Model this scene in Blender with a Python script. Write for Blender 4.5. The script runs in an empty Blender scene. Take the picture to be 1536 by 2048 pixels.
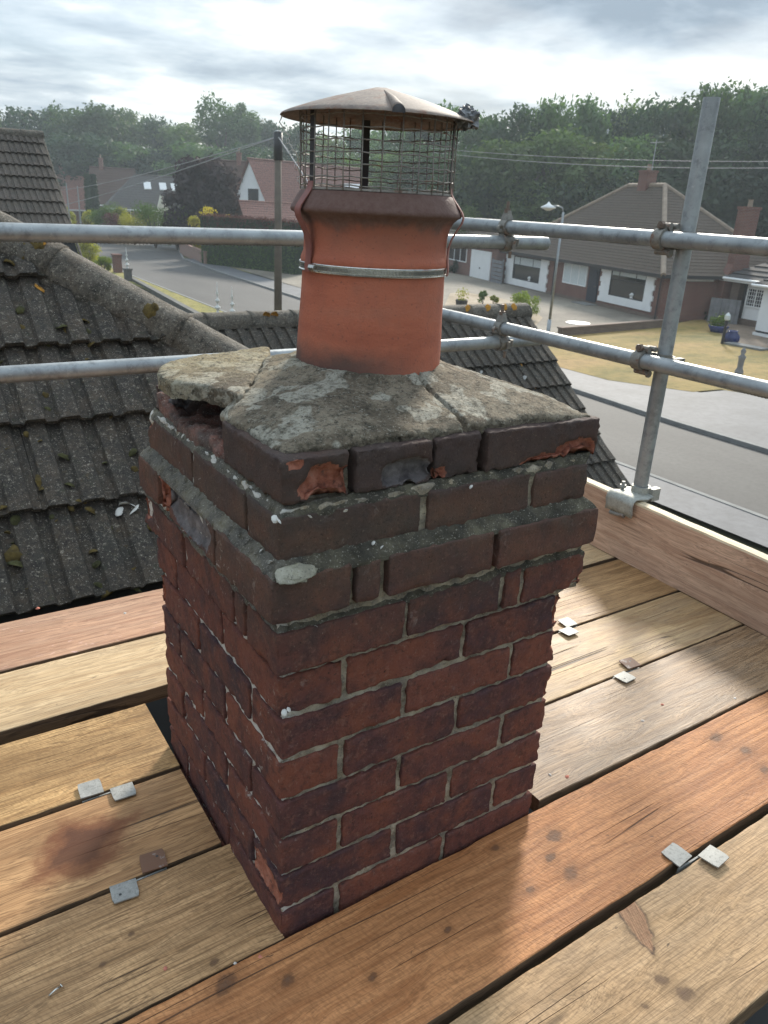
import bpy, bmesh, math, random
import numpy as np
from mathutils import Vector, Matrix, noise as mnoise
R = math.radians
C = bpy.context.scene.collection
rnd = random.Random(5)

# ------------------------------------------------------------------ camera
CAM_AX = np.array([[0.840662662528081, -0.5393628641111761, 0.04872359437671094],
                   [-0.16416486558852672, -0.33953567665098705, -0.926156261754709],
                   [0.516077692540085, 0.7705862866019257, -0.37397939804694674]])
CAM_P = np.array([-0.38927857721914466, -0.8216041527517367, 0.6209087877801338])
FPX = 1525.1556
cam = bpy.data.cameras.new('camera'); cam_o = bpy.data.objects.new('camera', cam); C.objects.link(cam_o)
m3 = np.stack([CAM_AX[0], -CAM_AX[1], -CAM_AX[2]], 1)
mw = Matrix([list(m3[i]) + [CAM_P[i]] for i in range(3)] + [[0, 0, 0, 1]])
cam_o.matrix_world = mw
cam.sensor_fit = 'VERTICAL'; cam.sensor_height = 24.0; cam.lens = FPX / 2048 * 24.0
cam.clip_start = 0.05; cam.clip_end = 2000
cam.dof.use_dof = True; cam.dof.focus_distance = 1.35; cam.dof.aperture_fstop = 9.0
bpy.context.scene.camera = cam_o

# ------------------------------------------------------------------ light, sky, exposure
SUN_AZ = math.atan2(0.74, 0.67)      # clockwise from +Y
SUN_EL = R(27)
sc = bpy.context.scene
sc.view_settings.view_transform = 'Standard'; sc.view_settings.look = 'None'
sc.view_settings.exposure = 1.27; sc.view_settings.gamma = 1.0; sc.view_settings.use_curve_mapping = False
sun = bpy.data.lights.new('sun', 'SUN'); sun.energy = 2.3; sun.angle = R(8.5); sun.color = (1.0, 0.93, 0.82)
sun_o = bpy.data.objects.new('sun', sun); C.objects.link(sun_o)
sdir = Vector((math.sin(SUN_AZ) * math.cos(SUN_EL), math.cos(SUN_AZ) * math.cos(SUN_EL), math.sin(SUN_EL)))
sun_o.rotation_euler = sdir.to_track_quat('Z', 'Y').to_euler(); sun_o.location = sdir * 60

def nd(nt, typ, ins=None, **props):
    n = nt.nodes.new(typ)
    for k, v in props.items(): setattr(n, k, v)
    for k, v in (ins or {}).items():
        if isinstance(v, bpy.types.NodeSocket): nt.links.new(v, n.inputs[k])
        else: n.inputs[k].default_value = v
    return n
def mth(nt, op, a, b=0.0, c=None, clamp=False):
    ins = {0: a, 1: b}
    if c is not None: ins[2] = c
    return nd(nt, 'ShaderNodeMath', ins, operation=op, use_clamp=clamp).outputs[0]
def noise(nt, vec, scale, detail=4, rough=.55, dist=0.0):
    return nd(nt, 'ShaderNodeTexNoise', {'Vector': vec, 'Scale': scale, 'Detail': detail, 'Roughness': rough, 'Distortion': dist}).outputs[0]
def vmul(nt, vec, s):
    return nd(nt, 'ShaderNodeVectorMath', {0: vec, 1: s}, operation='MULTIPLY').outputs[0]
def vadd(nt, vec, s):
    return nd(nt, 'ShaderNodeVectorMath', {0: vec, 1: s}, operation='ADD').outputs[0]
def c4(c): return (c[0], c[1], c[2], 1.0)
def ramp(nt, fac, stops, interp='LINEAR'):
    n = nd(nt, 'ShaderNodeValToRGB', {0: fac}); cr = n.color_ramp; cr.interpolation = interp
    while len(cr.elements) < len(stops): cr.elements.new(.5)
    for e, (p, c) in zip(cr.elements, stops):
        e.position = p; e.color = c4(c) if not isinstance(c, (int, float)) else (c, c, c, 1)
    return n.outputs[0]
def mixc(nt, fac, a, b, blend='MIX'):
    n = nt.nodes.new('ShaderNodeMix'); n.data_type = 'RGBA'; n.blend_type = blend
    for s, v in ((n.inputs[0], fac), (n.inputs[6], a), (n.inputs[7], b)):
        if isinstance(v, bpy.types.NodeSocket): nt.links.new(v, s)
        else: s.default_value = c4(v) if isinstance(v, tuple) and len(v) == 3 else v
    return n.outputs[2]
def sstep(nt, v, a, b):
    return nd(nt, 'ShaderNodeMapRange', {0: v, 1: a, 2: b, 3: 0.0, 4: 1.0}, interpolation_type='SMOOTHSTEP').outputs[0]
def bump(nt, h, strength, dist, normal=None):
    ins = {'Height': h, 'Strength': strength, 'Distance': dist}
    if normal is not None: ins['Normal'] = normal
    return nd(nt, 'ShaderNodeBump', ins).outputs[0]
def newmat(name):
    m = bpy.data.materials.new(name); m.use_nodes = True; nt = m.node_tree
    return m, nt, nt.nodes['Principled BSDF']
def setp(nt, p, **kw):
    names = {'col': 'Base Color', 'rough': 'Roughness', 'metal': 'Metallic', 'normal': 'Normal', 'spec': 'Specular IOR Level', 'alpha': 'Alpha'}
    for k, v in kw.items():
        s = p.inputs[names[k]]
        if isinstance(v, bpy.types.NodeSocket): nt.links.new(v, s)
        else: s.default_value = c4(v) if k == 'col' else v
def pos(nt): return nd(nt, 'ShaderNodeNewGeometry').outputs['Position']
def ocoord(nt): return nd(nt, 'ShaderNodeTexCoord').outputs['Object']
def orand(nt): return nd(nt, 'ShaderNodeObjectInfo').outputs['Random']
def sep(nt, v):
    n = nd(nt, 'ShaderNodeSeparateXYZ', {0: v}); return n.outputs[0], n.outputs[1], n.outputs[2]
def comb(nt, x, y, z):
    return nd(nt, 'ShaderNodeCombineXYZ', {0: x, 1: y, 2: z}).outputs[0]

world = bpy.data.worlds.new('World'); sc.world = world; world.use_nodes = True
wt = world.node_tree; wt.nodes.clear()
skyn = nd(wt, 'ShaderNodeTexSky', sky_type='NISHITA', sun_disc=False, sun_elevation=SUN_EL, sun_rotation=SUN_AZ)
bg1 = nd(wt, 'ShaderNodeBackground', {'Color': skyn.outputs[0], 'Strength': 0.07})
dirv = nd(wt, 'ShaderNodeTexCoord').outputs['Generated']
dx_, dy_, dz_ = sep(wt, dirv)
zz = mth(wt, 'ADD', mth(wt, 'MAXIMUM', dz_, 0.0), 0.09)
cvec = comb(wt, mth(wt, 'DIVIDE', dx_, zz), mth(wt, 'DIVIDE', dy_, zz), 0.0)
cvec = vmul(wt, vadd(wt, cvec, (3.1, 7.7, 0.0)), (0.62, 0.62, 1.0))
cn1 = noise(wt, cvec, 0.9, 6, .56, .25)
cn2 = noise(wt, cvec, 2.6, 5, .6, .2)
cn = mth(wt, 'ADD', mth(wt, 'MULTIPLY', cn1, .66), mth(wt, 'MULTIPLY', cn2, .34))
cn = mth(wt, 'ADD', mth(wt, 'MULTIPLY', mth(wt, 'SUBTRACT', cn, .5), 1.5), .5)
lowb = sstep(wt, dz_, 0.27, 0.04)                        # thinner, brighter cloud low down
sunside = sstep(wt, nd(wt, 'ShaderNodeVectorMath', {0: dirv, 1: tuple(sdir)}, operation='DOT_PRODUCT').outputs['Value'], 0.3, 1.0)
cf = mth(wt, 'ADD', cn, mth(wt, 'ADD', mth(wt, 'MULTIPLY', lowb, .05), mth(wt, 'MULTIPLY', sunside, .05)))
ccol = ramp(wt, cf, [(.42, (.20, .255, .315)), (.53, (.33, .395, .46)), (.62, (.48, .54, .585)), (.70, (.72, .76, .77)), (.80, (.98, .97, .92))])
cie = mth(wt, 'MULTIPLY', mth(wt, 'ADD', 1.0, mth(wt, 'MULTIPLY', mth(wt, 'MAXIMUM', dz_, 0.0), 2.0)), 0.50)   # standard overcast sky: brighter toward the zenith
bg2 = nd(wt, 'ShaderNodeBackground', {'Color': ccol, 'Strength': cie})
cover = ramp(wt, noise(wt, vadd(wt, cvec, (11.0, 4.0, 0.0)), .8, 4), [(.42, 1.0), (.66, .72)])
wmix = nd(wt, 'ShaderNodeMixShader', {0: cover, 1: bg1.outputs[0], 2: bg2.outputs[0]})
wout = nd(wt, 'ShaderNodeOutputWorld', {0: wmix.outputs[0]})

# ------------------------------------------------------------------ measuring helpers: where a sight line meets a real plane
G = -4.7        # ground level (z = 0 is four courses below the top of the chimney)
DECK = -0.5
def ray(x, y): return CAM_AX.T @ np.array([(x - 768) / FPX, (y - 1024) / FPX, 1.0])
def at(x, y, z=G):
    d = ray(x, y); return CAM_P + d * ((z - CAM_P[2]) / d[2])
def onplane(x, y, P, n):
    d = ray(x, y); return CAM_P + d * (np.dot(np.array(P) - CAM_P, n) / np.dot(d, n))
def proj(P):
    q = CAM_AX @ (np.array(P, float) - CAM_P); return 768 + FPX * q[0] / q[2], 1024 + FPX * q[1] / q[2]
def far(px, dist):
    """ground point at a horizontal distance, in the direction of picture column px on the skyline"""
    y = 387.9 + (px - 384) * 0.0527
    d = ray(px, y); h = d[:2] / np.linalg.norm(d[:2]); return np.array([CAM_P[0] + h[0] * dist, CAM_P[1] + h[1] * dist, G])
def hgt(P, y):
    """height above the ground at plan point P seen at picture row y"""
    lo, hi = -5.0, 60.0
    for _ in range(50):
        m = (lo + hi) / 2
        if proj((P[0], P[1], G + m))[1] > y: lo = m
        else: hi = m
    return m

# ------------------------------------------------------------------ object helpers
WL = {}
def tag(o, label=None, cat=None, group=None, kind=None):
    if label: o['label'] = label
    if cat: o['category'] = cat
    if group: o['group'] = group
    if kind: o['kind'] = kind
    return o
def thing(name, label, cat, loc=(0, 0, 0), rotz=0.0, group=None):
    o = bpy.data.objects.new(name, None); C.objects.link(o); o.empty_display_size = .1
    o.location = loc; o.rotation_euler = (0, 0, rotz); WL[o] = Vector(loc)
    return tag(o, label, cat, group)
def obj(name, me, parent=None, loc=(0, 0, 0), rot=None, local=False, label=None, kind=None):
    """link a mesh; loc is world unless local (parents are unrotated when loc is world)"""
    o = bpy.data.objects.new(name, me); C.objects.link(o)
    if parent is not None:
        o.parent = parent
        o.location = Vector(loc) if local else Vector(loc) - WL[parent]
    else: o.location = loc
    WL[o] = Vector(loc)
    if rot is not None: o.rotation_euler = rot
    if label: o['label'] = label
    if kind: o['kind'] = kind
    return o
def mesh(name, V, F, mats, smooth=False, midx=None):
    me = bpy.data.meshes.new(name); me.from_pydata([tuple(map(float, v)) for v in V], [], [tuple(f) for f in F])
    for m in (mats if isinstance(mats, (list, tuple)) else [mats]): me.materials.append(m)
    if midx is not None: me.polygons.foreach_set('material_index', np.array(midx, np.int32))
    if smooth: me.polygons.foreach_set('use_smooth', np.ones(len(me.polygons), bool))
    me.update(); return me
class MB:
    """collects simple solids into one mesh"""
    def __init__(s): s.V = []; s.F = []; s.I = []
    def add(s, V, F, mi=0):
        b = len(s.V); s.V += [tuple(v) for v in V]; s.F += [tuple(i + b for i in f) for f in F]; s.I += [mi] * len(F); return s
    def box(s, x0, x1, y0, y1, z0, z1, mi=0):
        V = [(x, y, z) for z in (z0, z1) for y in (y0, y1) for x in (x0, x1)]
        return s.add(V, [(0, 2, 3, 1), (4, 5, 7, 6), (0, 1, 5, 4), (2, 6, 7, 3), (0, 4, 6, 2), (1, 3, 7, 5)], mi)
    def tube(s, pts, r, n=10, mi=0, caps=True):
        pts = [Vector(p) for p in pts]; rs = r if isinstance(r, (list, tuple)) else [r] * len(pts)
        V = []; F = []; up = None
        for i, p in enumerate(pts):
            t = (pts[min(i + 1, len(pts) - 1)] - pts[max(i - 1, 0)]).normalized()
            if up is None: up = t.orthogonal().normalized()
            a = (up - t * up.dot(t)).normalized(); b = t.cross(a); up = a
            for k in range(n):
                th = 2 * math.pi * k / n; V.append(p + (a * math.cos(th) + b * math.sin(th)) * rs[i])
        for i in range(len(pts) - 1):
            for k in range(n): F.append((i * n + k, i * n + (k + 1) % n, (i + 1) * n + (k + 1) % n, (i + 1) * n + k))
        if caps: F += [tuple(range(n - 1, -1, -1)), tuple(range((len(pts) - 1) * n, len(pts) * n))]
        return s.add(V, F, mi)
    def lathe(s, prof, n=48, mi=0, c=(0, 0, 0), closed=True):
        V = []; F = []
        for r, z in prof:
            for k in range(n):
                th = 2 * math.pi * k / n; V.append((c[0] + r * math.cos(th), c[1] + r * math.sin(th), c[2] + z))
        for i in range(len(prof) - 1):
            for k in range(n): F.append((i * n + k, i * n + (k + 1) % n, (i + 1) * n + (k + 1) % n, (i + 1) * n + k))
        if closed: F += [tuple(range(n - 1, -1, -1)), tuple(range((len(prof) - 1) * n, len(prof) * n))]
        return s.add(V, F, mi)
    def prism(s, poly, z0, z1, mi=0):
        n = len(poly); V = [(p[0], p[1], z0) for p in poly] + [(p[0], p[1], z1) for p in poly]
        F = [tuple(range(n - 1, -1, -1)), tuple(range(n, 2 * n))] + [(i, (i + 1) % n, n + (i + 1) % n, n + i) for i in range(n)]
        return s.add(V, F, mi)
    def me(s, name, mats, smooth=False): return mesh(name, s.V, s.F, mats, smooth, s.I)
def smooth_by_angle(me, ang=40):
    me.polygons.foreach_set('use_smooth', np.ones(len(me.polygons), bool))
    bm = bmesh.new(); bm.from_mesh(me); a = R(ang)
    for e in bm.edges:
        if len(e.link_faces) == 2 and e.calc_face_angle(0) > a: e.smooth = False
    bm.to_mesh(me); bm.free(); return me
def fn(p, s, o=0.0): return mnoise.noise(Vector((p[0] * s + o, p[1] * s + o * .7, p[2] * s - o)))
def fbm(p, s, o=0.0, n=3):
    a = 1.0; t = 0.0
    for i in range(n): t += a * fn(p, s, o + 13.7 * i); s *= 2.1; a *= .5
    return t
def gridbox(hx, hy, hz, cell, r, amp, seed, carve=(), rawdepth=.004):
    """a worn rounded block centred on its origin; carve = (centre, radii, depth) knocks a piece off and shows the raw body (slot 1)"""
    def ax(h):
        n = max(1, int(round((2 * h - 2 * r) / cell))); return [-h] + [-h + r + (2 * h - 2 * r) * i / n for i in range(n + 1)] + [h]
    X, Y, Z = ax(hx), ax(hy), ax(hz); idx = {}; V = []; F = []
    def v(i, j, k):
        key = (i, j, k)
        if key not in idx: idx[key] = len(V); V.append((X[i], Y[j], Z[k]))
        return idx[key]
    nx, ny, nz = len(X) - 1, len(Y) - 1, len(Z) - 1
    for i in range(nx):
        for j in range(ny):
            F.append((v(i, j, 0), v(i, j + 1, 0), v(i + 1, j + 1, 0), v(i + 1, j, 0))); F.append((v(i, j, nz), v(i + 1, j, nz), v(i + 1, j + 1, nz), v(i, j + 1, nz)))
    for i in range(nx):
        for k in range(nz):
            F.append((v(i, 0, k), v(i + 1, 0, k), v(i + 1, 0, k + 1), v(i, 0, k + 1))); F.append((v(i, ny, k), v(i, ny, k + 1), v(i + 1, ny, k + 1), v(i + 1, ny, k)))
    for j in range(ny):
        for k in range(nz):
            F.append((v(0, j, k), v(0, j, k + 1), v(0, j + 1, k + 1), v(0, j + 1, k))); F.append((v(nx, j, k), v(nx, j + 1, k), v(nx, j + 1, k + 1), v(nx, j, k + 1)))
    out = []; raw = []
    for p in V:
        p = Vector(p); q = Vector((max(-hx + r, min(hx - r, p.x)), max(-hy + r, min(hy - r, p.y)), max(-hz + r, min(hz - r, p.z))))
        d = p - q; nrm = d.normalized() if d.length > 1e-9 else Vector((0, 0, 0)); p2 = q + nrm * r
        edge = sum(1 for a, h in ((p.x, hx), (p.y, hy), (p.z, hz)) if abs(a) > h - r * 1.5) >= 2
        p2 += nrm * (amp * fbm(p, 45, seed) + (amp * 1.7 * fn(p, 150, seed) if edge else 0) - (amp * 2.6 * max(0, fn(p, 34, seed + 5) - .1) if edge else 0))
        rw = 0.0
        for cc, rad, dep in carve:
            e = math.sqrt(sum(((p[i] - cc[i]) / rad[i]) ** 2 for i in range(3))) + .28 * fn(p, 55, seed + 3)
            if e < 1.0:
                k = min(1.0, (1.0 - e) * 3.5); p2 -= nrm * dep * k * (1 + .35 * fn(p, 90, seed)); rw = max(rw, k)
        out.append(p2); raw.append(rw)
    return out, F, raw

# ------------------------------------------------------------------ materials
def m_plain(name, col, rough=.6, metal=0.0, var=.15, scale=12, bstr=.2, bscale=60, bdist=.004):
    m, nt, p = newmat(name); P = pos(nt)
    n = noise(nt, P, scale, 5); k = nd(nt, 'ShaderNodeMapRange', {0: n, 1: .25, 2: .75, 3: 1 - var, 4: 1 + var}).outputs[0]
    col_s = mixc(nt, 1.0, c4(col), comb(nt, k, k, k), 'MULTIPLY')
    setp(nt, p, col=col_s, rough=rough, metal=metal, normal=bump(nt, noise(nt, P, bscale, 4), bstr, bdist)); return m

def m_brick():
    m, nt, p = newmat('old_brick'); P = pos(nt); r = orand(nt); x, y, z = sep(nt, P)
    base = ramp(nt, r, [(0, (.052, .028, .033)), (.2, (.095, .036, .034)), (.42, (.15, .049, .036)), (.6, (.080, .034, .035)), (.82, (.185, .060, .038)), (1, (.125, .045, .038))])
    Pv = vadd(nt, P, comb(nt, mth(nt, 'MULTIPLY', r, 31.0), mth(nt, 'MULTIPLY', r, 17.0), 0.0))
    n1 = noise(nt, Pv, 16, 5, .6)
    base = mixc(nt, ramp(nt, n1, [(.40, 0.0), (.66, .75)]), base, (.205, .066, .036))
    base = mixc(nt, ramp(nt, noise(nt, Pv, 11, 4, .6, .4), [(.46, 0.0), (.68, .8)]), base, (.046, .026, .031))
    base = mixc(nt, ramp(nt, noise(nt, Pv, 62, 5, .72), [(.34, .55), (.5, 0.0)]), base, (.035, .018, .018))
    base = mixc(nt, ramp(nt, noise(nt, Pv, 85, 4, .7), [(.55, 0.0), (.70, .5)]), base, (.24, .12, .085))
    # weather grime on the exposed head of the stack
    head = sstep(nt, mth(nt, 'ADD', z, mth(nt, 'MULTIPLY', noise(nt, P, 9, 3), .14)), .03, .28)
    grime = mixc(nt, noise(nt, P, 14, 4), (.050, .036, .032), (.125, .098, .060))
    base = mixc(nt, mth(nt, 'MULTIPLY', head, .60), base, grime)
    base = mixc(nt, mth(nt, 'MULTIPLY', sstep(nt, mth(nt, 'ADD', z, mth(nt, 'MULTIPLY', noise(nt, P, 20, 4), .05)), .225, .285), mth(nt, 'ADD', .35, mth(nt, 'MULTIPLY', r, .4))), base, (.040, .032, .033))
    spk = noise(nt, P, 240, 3, .75)
    base = mixc(nt, ramp(nt, spk, [(.62, 0.0), (.74, .55)]), base, (.30, .23, .17))
    base = mixc(nt, ramp(nt, spk, [(.28, .9), (.42, 0.0)]), base, (.022, .014, .013))
    rw = nd(nt, 'ShaderNodeAttribute', attribute_name='raw').outputs['Fac']; gy = nd(nt, 'ShaderNodeAttribute', attribute_name='grey').outputs['Fac']
    rn = noise(nt, P, 45, 6, .72)
    rc = ramp(nt, rn, [(.28, (.12, .045, .03)), (.44, (.30, .100, .058)), (.60, (.42, .175, .115)), (.78, (.27, .17, .13))])
    rc = mixc(nt, ramp(nt, noise(nt, P, 75, 5, .7), [(.56, 0.0), (.66, .75)]), rc, (.075, .05, .042))
    rg_ = ramp(nt, rn, [(.3, (.055, .047, .047)), (.55, (.15, .13, .125)), (.75, (.26, .23, .22))])
    rc = mixc(nt, gy, rc, rg_)
    rwf = sstep(nt, mth(nt, 'ADD', rw, mth(nt, 'MULTIPLY', mth(nt, 'SUBTRACT', noise(nt, P, 85, 4, .7), .5), .5)), .10, .22)
    base = mixc(nt, rwf, base, rc)
    sal = noise(nt, P, 38, 6, .75, .6); saln = noise(nt, P, 5.5, 2)
    left = sstep(nt, x, .07, .0); sfac = mth(nt, 'MULTIPLY', ramp(nt, sal, [(.60, 0.0), (.70, .8)]), ramp(nt, saln, [(.45, 0.0), (.62, 1.0)]))
    sfac = mth(nt, 'MULTIPLY', sfac, mth(nt, 'ADD', mth(nt, 'MULTIPLY', left, .85), .32))
    base = mixc(nt, sfac, base, (.50, .47, .42))
    h = mth(nt, 'ADD', mth(nt, 'MULTIPLY', noise(nt, P, 240, 4, .75), .8), mth(nt, 'MULTIPLY', noise(nt, P, 70, 5, .65), .8))
    setp(nt, p, col=base, rough=mth(nt, 'ADD', .66, mth(nt, 'MULTIPLY', n1, .3)), normal=bump(nt, h, .8, .0035), spec=.35); return m
def m_rawbrick():
    m, nt, p = newmat('broken_brick_face'); P = pos(nt); n1 = noise(nt, P, 45, 6, .7)
    col = ramp(nt, n1, [(.28, (.11, .042, .03)), (.44, (.30, .105, .066)), (.60, (.42, .19, .135)), (.78, (.30, .19, .15))])
    col = mixc(nt, ramp(nt, noise(nt, P, 60, 4, .7), [(.58, 0.0), (.68, .75)]), col, (.07, .045, .036))
    setp(nt, p, col=col, rough=.9, normal=bump(nt, noise(nt, P, 150, 6, .7), .9, .004)); return m
def m_rawgrey():
    m, nt, p = newmat('broken_dark_brick_face'); P = pos(nt); n1 = noise(nt, P, 45, 6, .7)
    col = ramp(nt, n1, [(.3, (.05, .042, .042)), (.55, (.135, .115, .11)), (.75, (.24, .21, .20))])
    setp(nt, p, col=col, rough=.85, normal=bump(nt, noise(nt, P, 120, 6, .7), .9, .004)); return m
def m_mortar(name='mortar', white=.5, w0=.14, base=((.14, .105, .065), (.34, .27, .175), (.54, .46, .33))):
    m, nt, p = newmat(name); P = pos(nt); x, y, z = sep(nt, P)
    n1 = noise(nt, P, 26, 6, .65); col = ramp(nt, n1, [(.3, base[0]), (.52, base[1]), (.72, base[2])])
    col = mixc(nt, ramp(nt, noise(nt, P, 13, 4, .7), [(.42, .55), (.56, 0.0)]), col, tuple(c * .6 for c in base[0]))
    col = mixc(nt, ramp(nt, noise(nt, P, 360, 2), [(.6, 0.0), (.7, .5)]), col, (.5, .46, .38))
    col = mixc(nt, ramp(nt, noise(nt, P, 330, 2), [(.3, .8), (.42, 0.0)]), col, (.05, .042, .034))
    left = sstep(nt, x, .05, -.01)
    w = mth(nt, 'MULTIPLY', ramp(nt, noise(nt, P, 55, 6, .7), [(.37, 0.0), (.52, 1.0)]), mth(nt, 'ADD', mth(nt, 'MULTIPLY', left, white), w0))
    col = mixc(nt, w, col, (.66, .63, .57))
    setp(nt, p, col=col, rough=.95, normal=bump(nt, noise(nt, P, 200, 6, .75), 1.0, .004)); return m
def m_flaunch():
    m, nt, p = newmat('weathered_flaunching'); P = pos(nt); x, y, z = sep(nt, P)
    n1 = noise(nt, P, 9, 6, .68); col = ramp(nt, n1, [(.30, (.088, .068, .046)), (.45, (.222, .176, .120)), (.58, (.375, .31, .22)), (.72, (.28, .23, .165))])
    lich = mth(nt, 'MULTIPLY', ramp(nt, noise(nt, P, 13.5, 3, .5, .3), [(.535, 0.0), (.56, 1.0)]), ramp(nt, noise(nt, P, 120, 4, .7), [(.36, .45), (.55, 1.0)]))
    col = mixc(nt, mth(nt, 'MULTIPLY', lich, .9), col, (.60, .565, .46))
    back = sstep(nt, mth(nt, 'ADD', y, mth(nt, 'MULTIPLY', n1, .25)), .38, .62)
    col = mixc(nt, mth(nt, 'MULTIPLY', back, .55), col, (.46, .38, .20))
    col = mixc(nt, ramp(nt, noise(nt, P, 40, 6, .75), [(.50, 0.0), (.64, .8)]), col, (.075, .064, .040))
    col = mixc(nt, ramp(nt, noise(nt, P, 95, 4, .75), [(.34, .85), (.47, 0.0)]), col, (.05, .042, .028))
    col = mixc(nt, ramp(nt, noise(nt, P, 110, 4, .75), [(.55, 0.0), (.68, .7)]), col, (.46, .42, .32))
    col = mixc(nt, ramp(nt, noise(nt, P, 210, 3, .7), [(.30, .9), (.43, 0.0)]), col, (.035, .03, .022))
    col = mixc(nt, ramp(nt, noise(nt, P, 260, 2, .6), [(.62, 0.0), (.72, .8)]), col, (.55, .51, .42))
    h = mth(nt, 'ADD', noise(nt, P, 150, 6, .78), mth(nt, 'MULTIPLY', noise(nt, P, 55, 5, .7), 1.0))
    setp(nt, p, col=col, rough=.97, normal=bump(nt, h, 1.0, .011)); return m
def m_terracotta():
    m, nt, p = newmat('terracotta'); P = pos(nt); x, y, z = sep(nt, P)
    n1 = noise(nt, vmul(nt, P, (1, 1, 3.0)), 9, 5); col = ramp(nt, n1, [(.3, (.37, .098, .050)), (.5, (.45, .128, .066)), (.72, (.43, .142, .08))])
    col = mixc(nt, ramp(nt, noise(nt, P, 230, 2), [(.64, 0.0), (.71, .6)]), col, (.16, .055, .04))
    col = mixc(nt, ramp(nt, noise(nt, vmul(nt, P, (1, 1, .5)), 34, 5, .7), [(.48, 0.0), (.72, .4)]), col, (.27, .10, .065))
    sweep = mth(nt, 'ADD', z, mth(nt, 'MULTIPLY', noise(nt, P, 18, 4, .65), .05))
    rim = sstep(nt, sweep, .606, .626)                              # soot and grime on the rim
    col = mixc(nt, mth(nt, 'MULTIPLY', rim, .9), col, mixc(nt, ramp(nt, noise(nt, P, 110, 5, .75), [(.36, 0.0), (.66, 1.0)]), (.040, .032, .031), (.125, .10, .09)))
    rim2 = mth(nt, 'MULTIPLY', sstep(nt, sweep, .545, .625), .45)
    col = mixc(nt, rim2, col, (.17, .08, .055))
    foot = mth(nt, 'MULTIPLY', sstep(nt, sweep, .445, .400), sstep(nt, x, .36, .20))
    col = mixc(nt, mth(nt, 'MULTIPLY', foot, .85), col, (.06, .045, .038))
    h = mth(nt, 'ADD', noise(nt, P, 260, 3, .6), mth(nt, 'MULTIPLY', noise(nt, vmul(nt, P, (.3, .3, 1)), 90, 3), .7))
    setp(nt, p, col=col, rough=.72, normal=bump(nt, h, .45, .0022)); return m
def m_metal(name, col, rough, metal, streak=(1, 1, 1), var=.3, scale=20, rust=0.0):
    m, nt, p = newmat(name); P = vmul(nt, pos(nt), streak)
    n1 = noise(nt, P, scale, 6, .65); k = nd(nt, 'ShaderNodeMapRange', {0: n1, 1: .25, 2: .75, 3: 1 - var, 4: 1 + var}).outputs[0]
    cs = mixc(nt, 1.0, c4(col), comb(nt, k, k, k), 'MULTIPLY')
    n2 = noise(nt, P, scale * 6, 4, .7)
    cs = mixc(nt, ramp(nt, n2, [(.62, 0.0), (.72, .5)]), cs, (.62, .63, .62))
    cs = mixc(nt, ramp(nt, noise(nt, pos(nt), scale * 3.5, 5, .7), [(.50, 0.0), (.68, .55)]), cs, tuple(c * .4 for c in col))
    mt = metal
    if rust:
        rf = ramp(nt, noise(nt, pos(nt), 30, 5, .7), [(.5 - rust * .3, 0.0), (.62 - rust * .3, 1.0)])
        cs = mixc(nt, rf, cs, (.16, .075, .04)); mt = mth(nt, 'MULTIPLY', mth(nt, 'SUBTRACT', 1.0, rf), metal)
    rg = mth(nt, 'ADD', rough - .12, mth(nt, 'MULTIPLY', n1, .24))
    setp(nt, p, col=cs, rough=rg, metal=mt, normal=bump(nt, n2, .12, .0015)); return m
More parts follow.
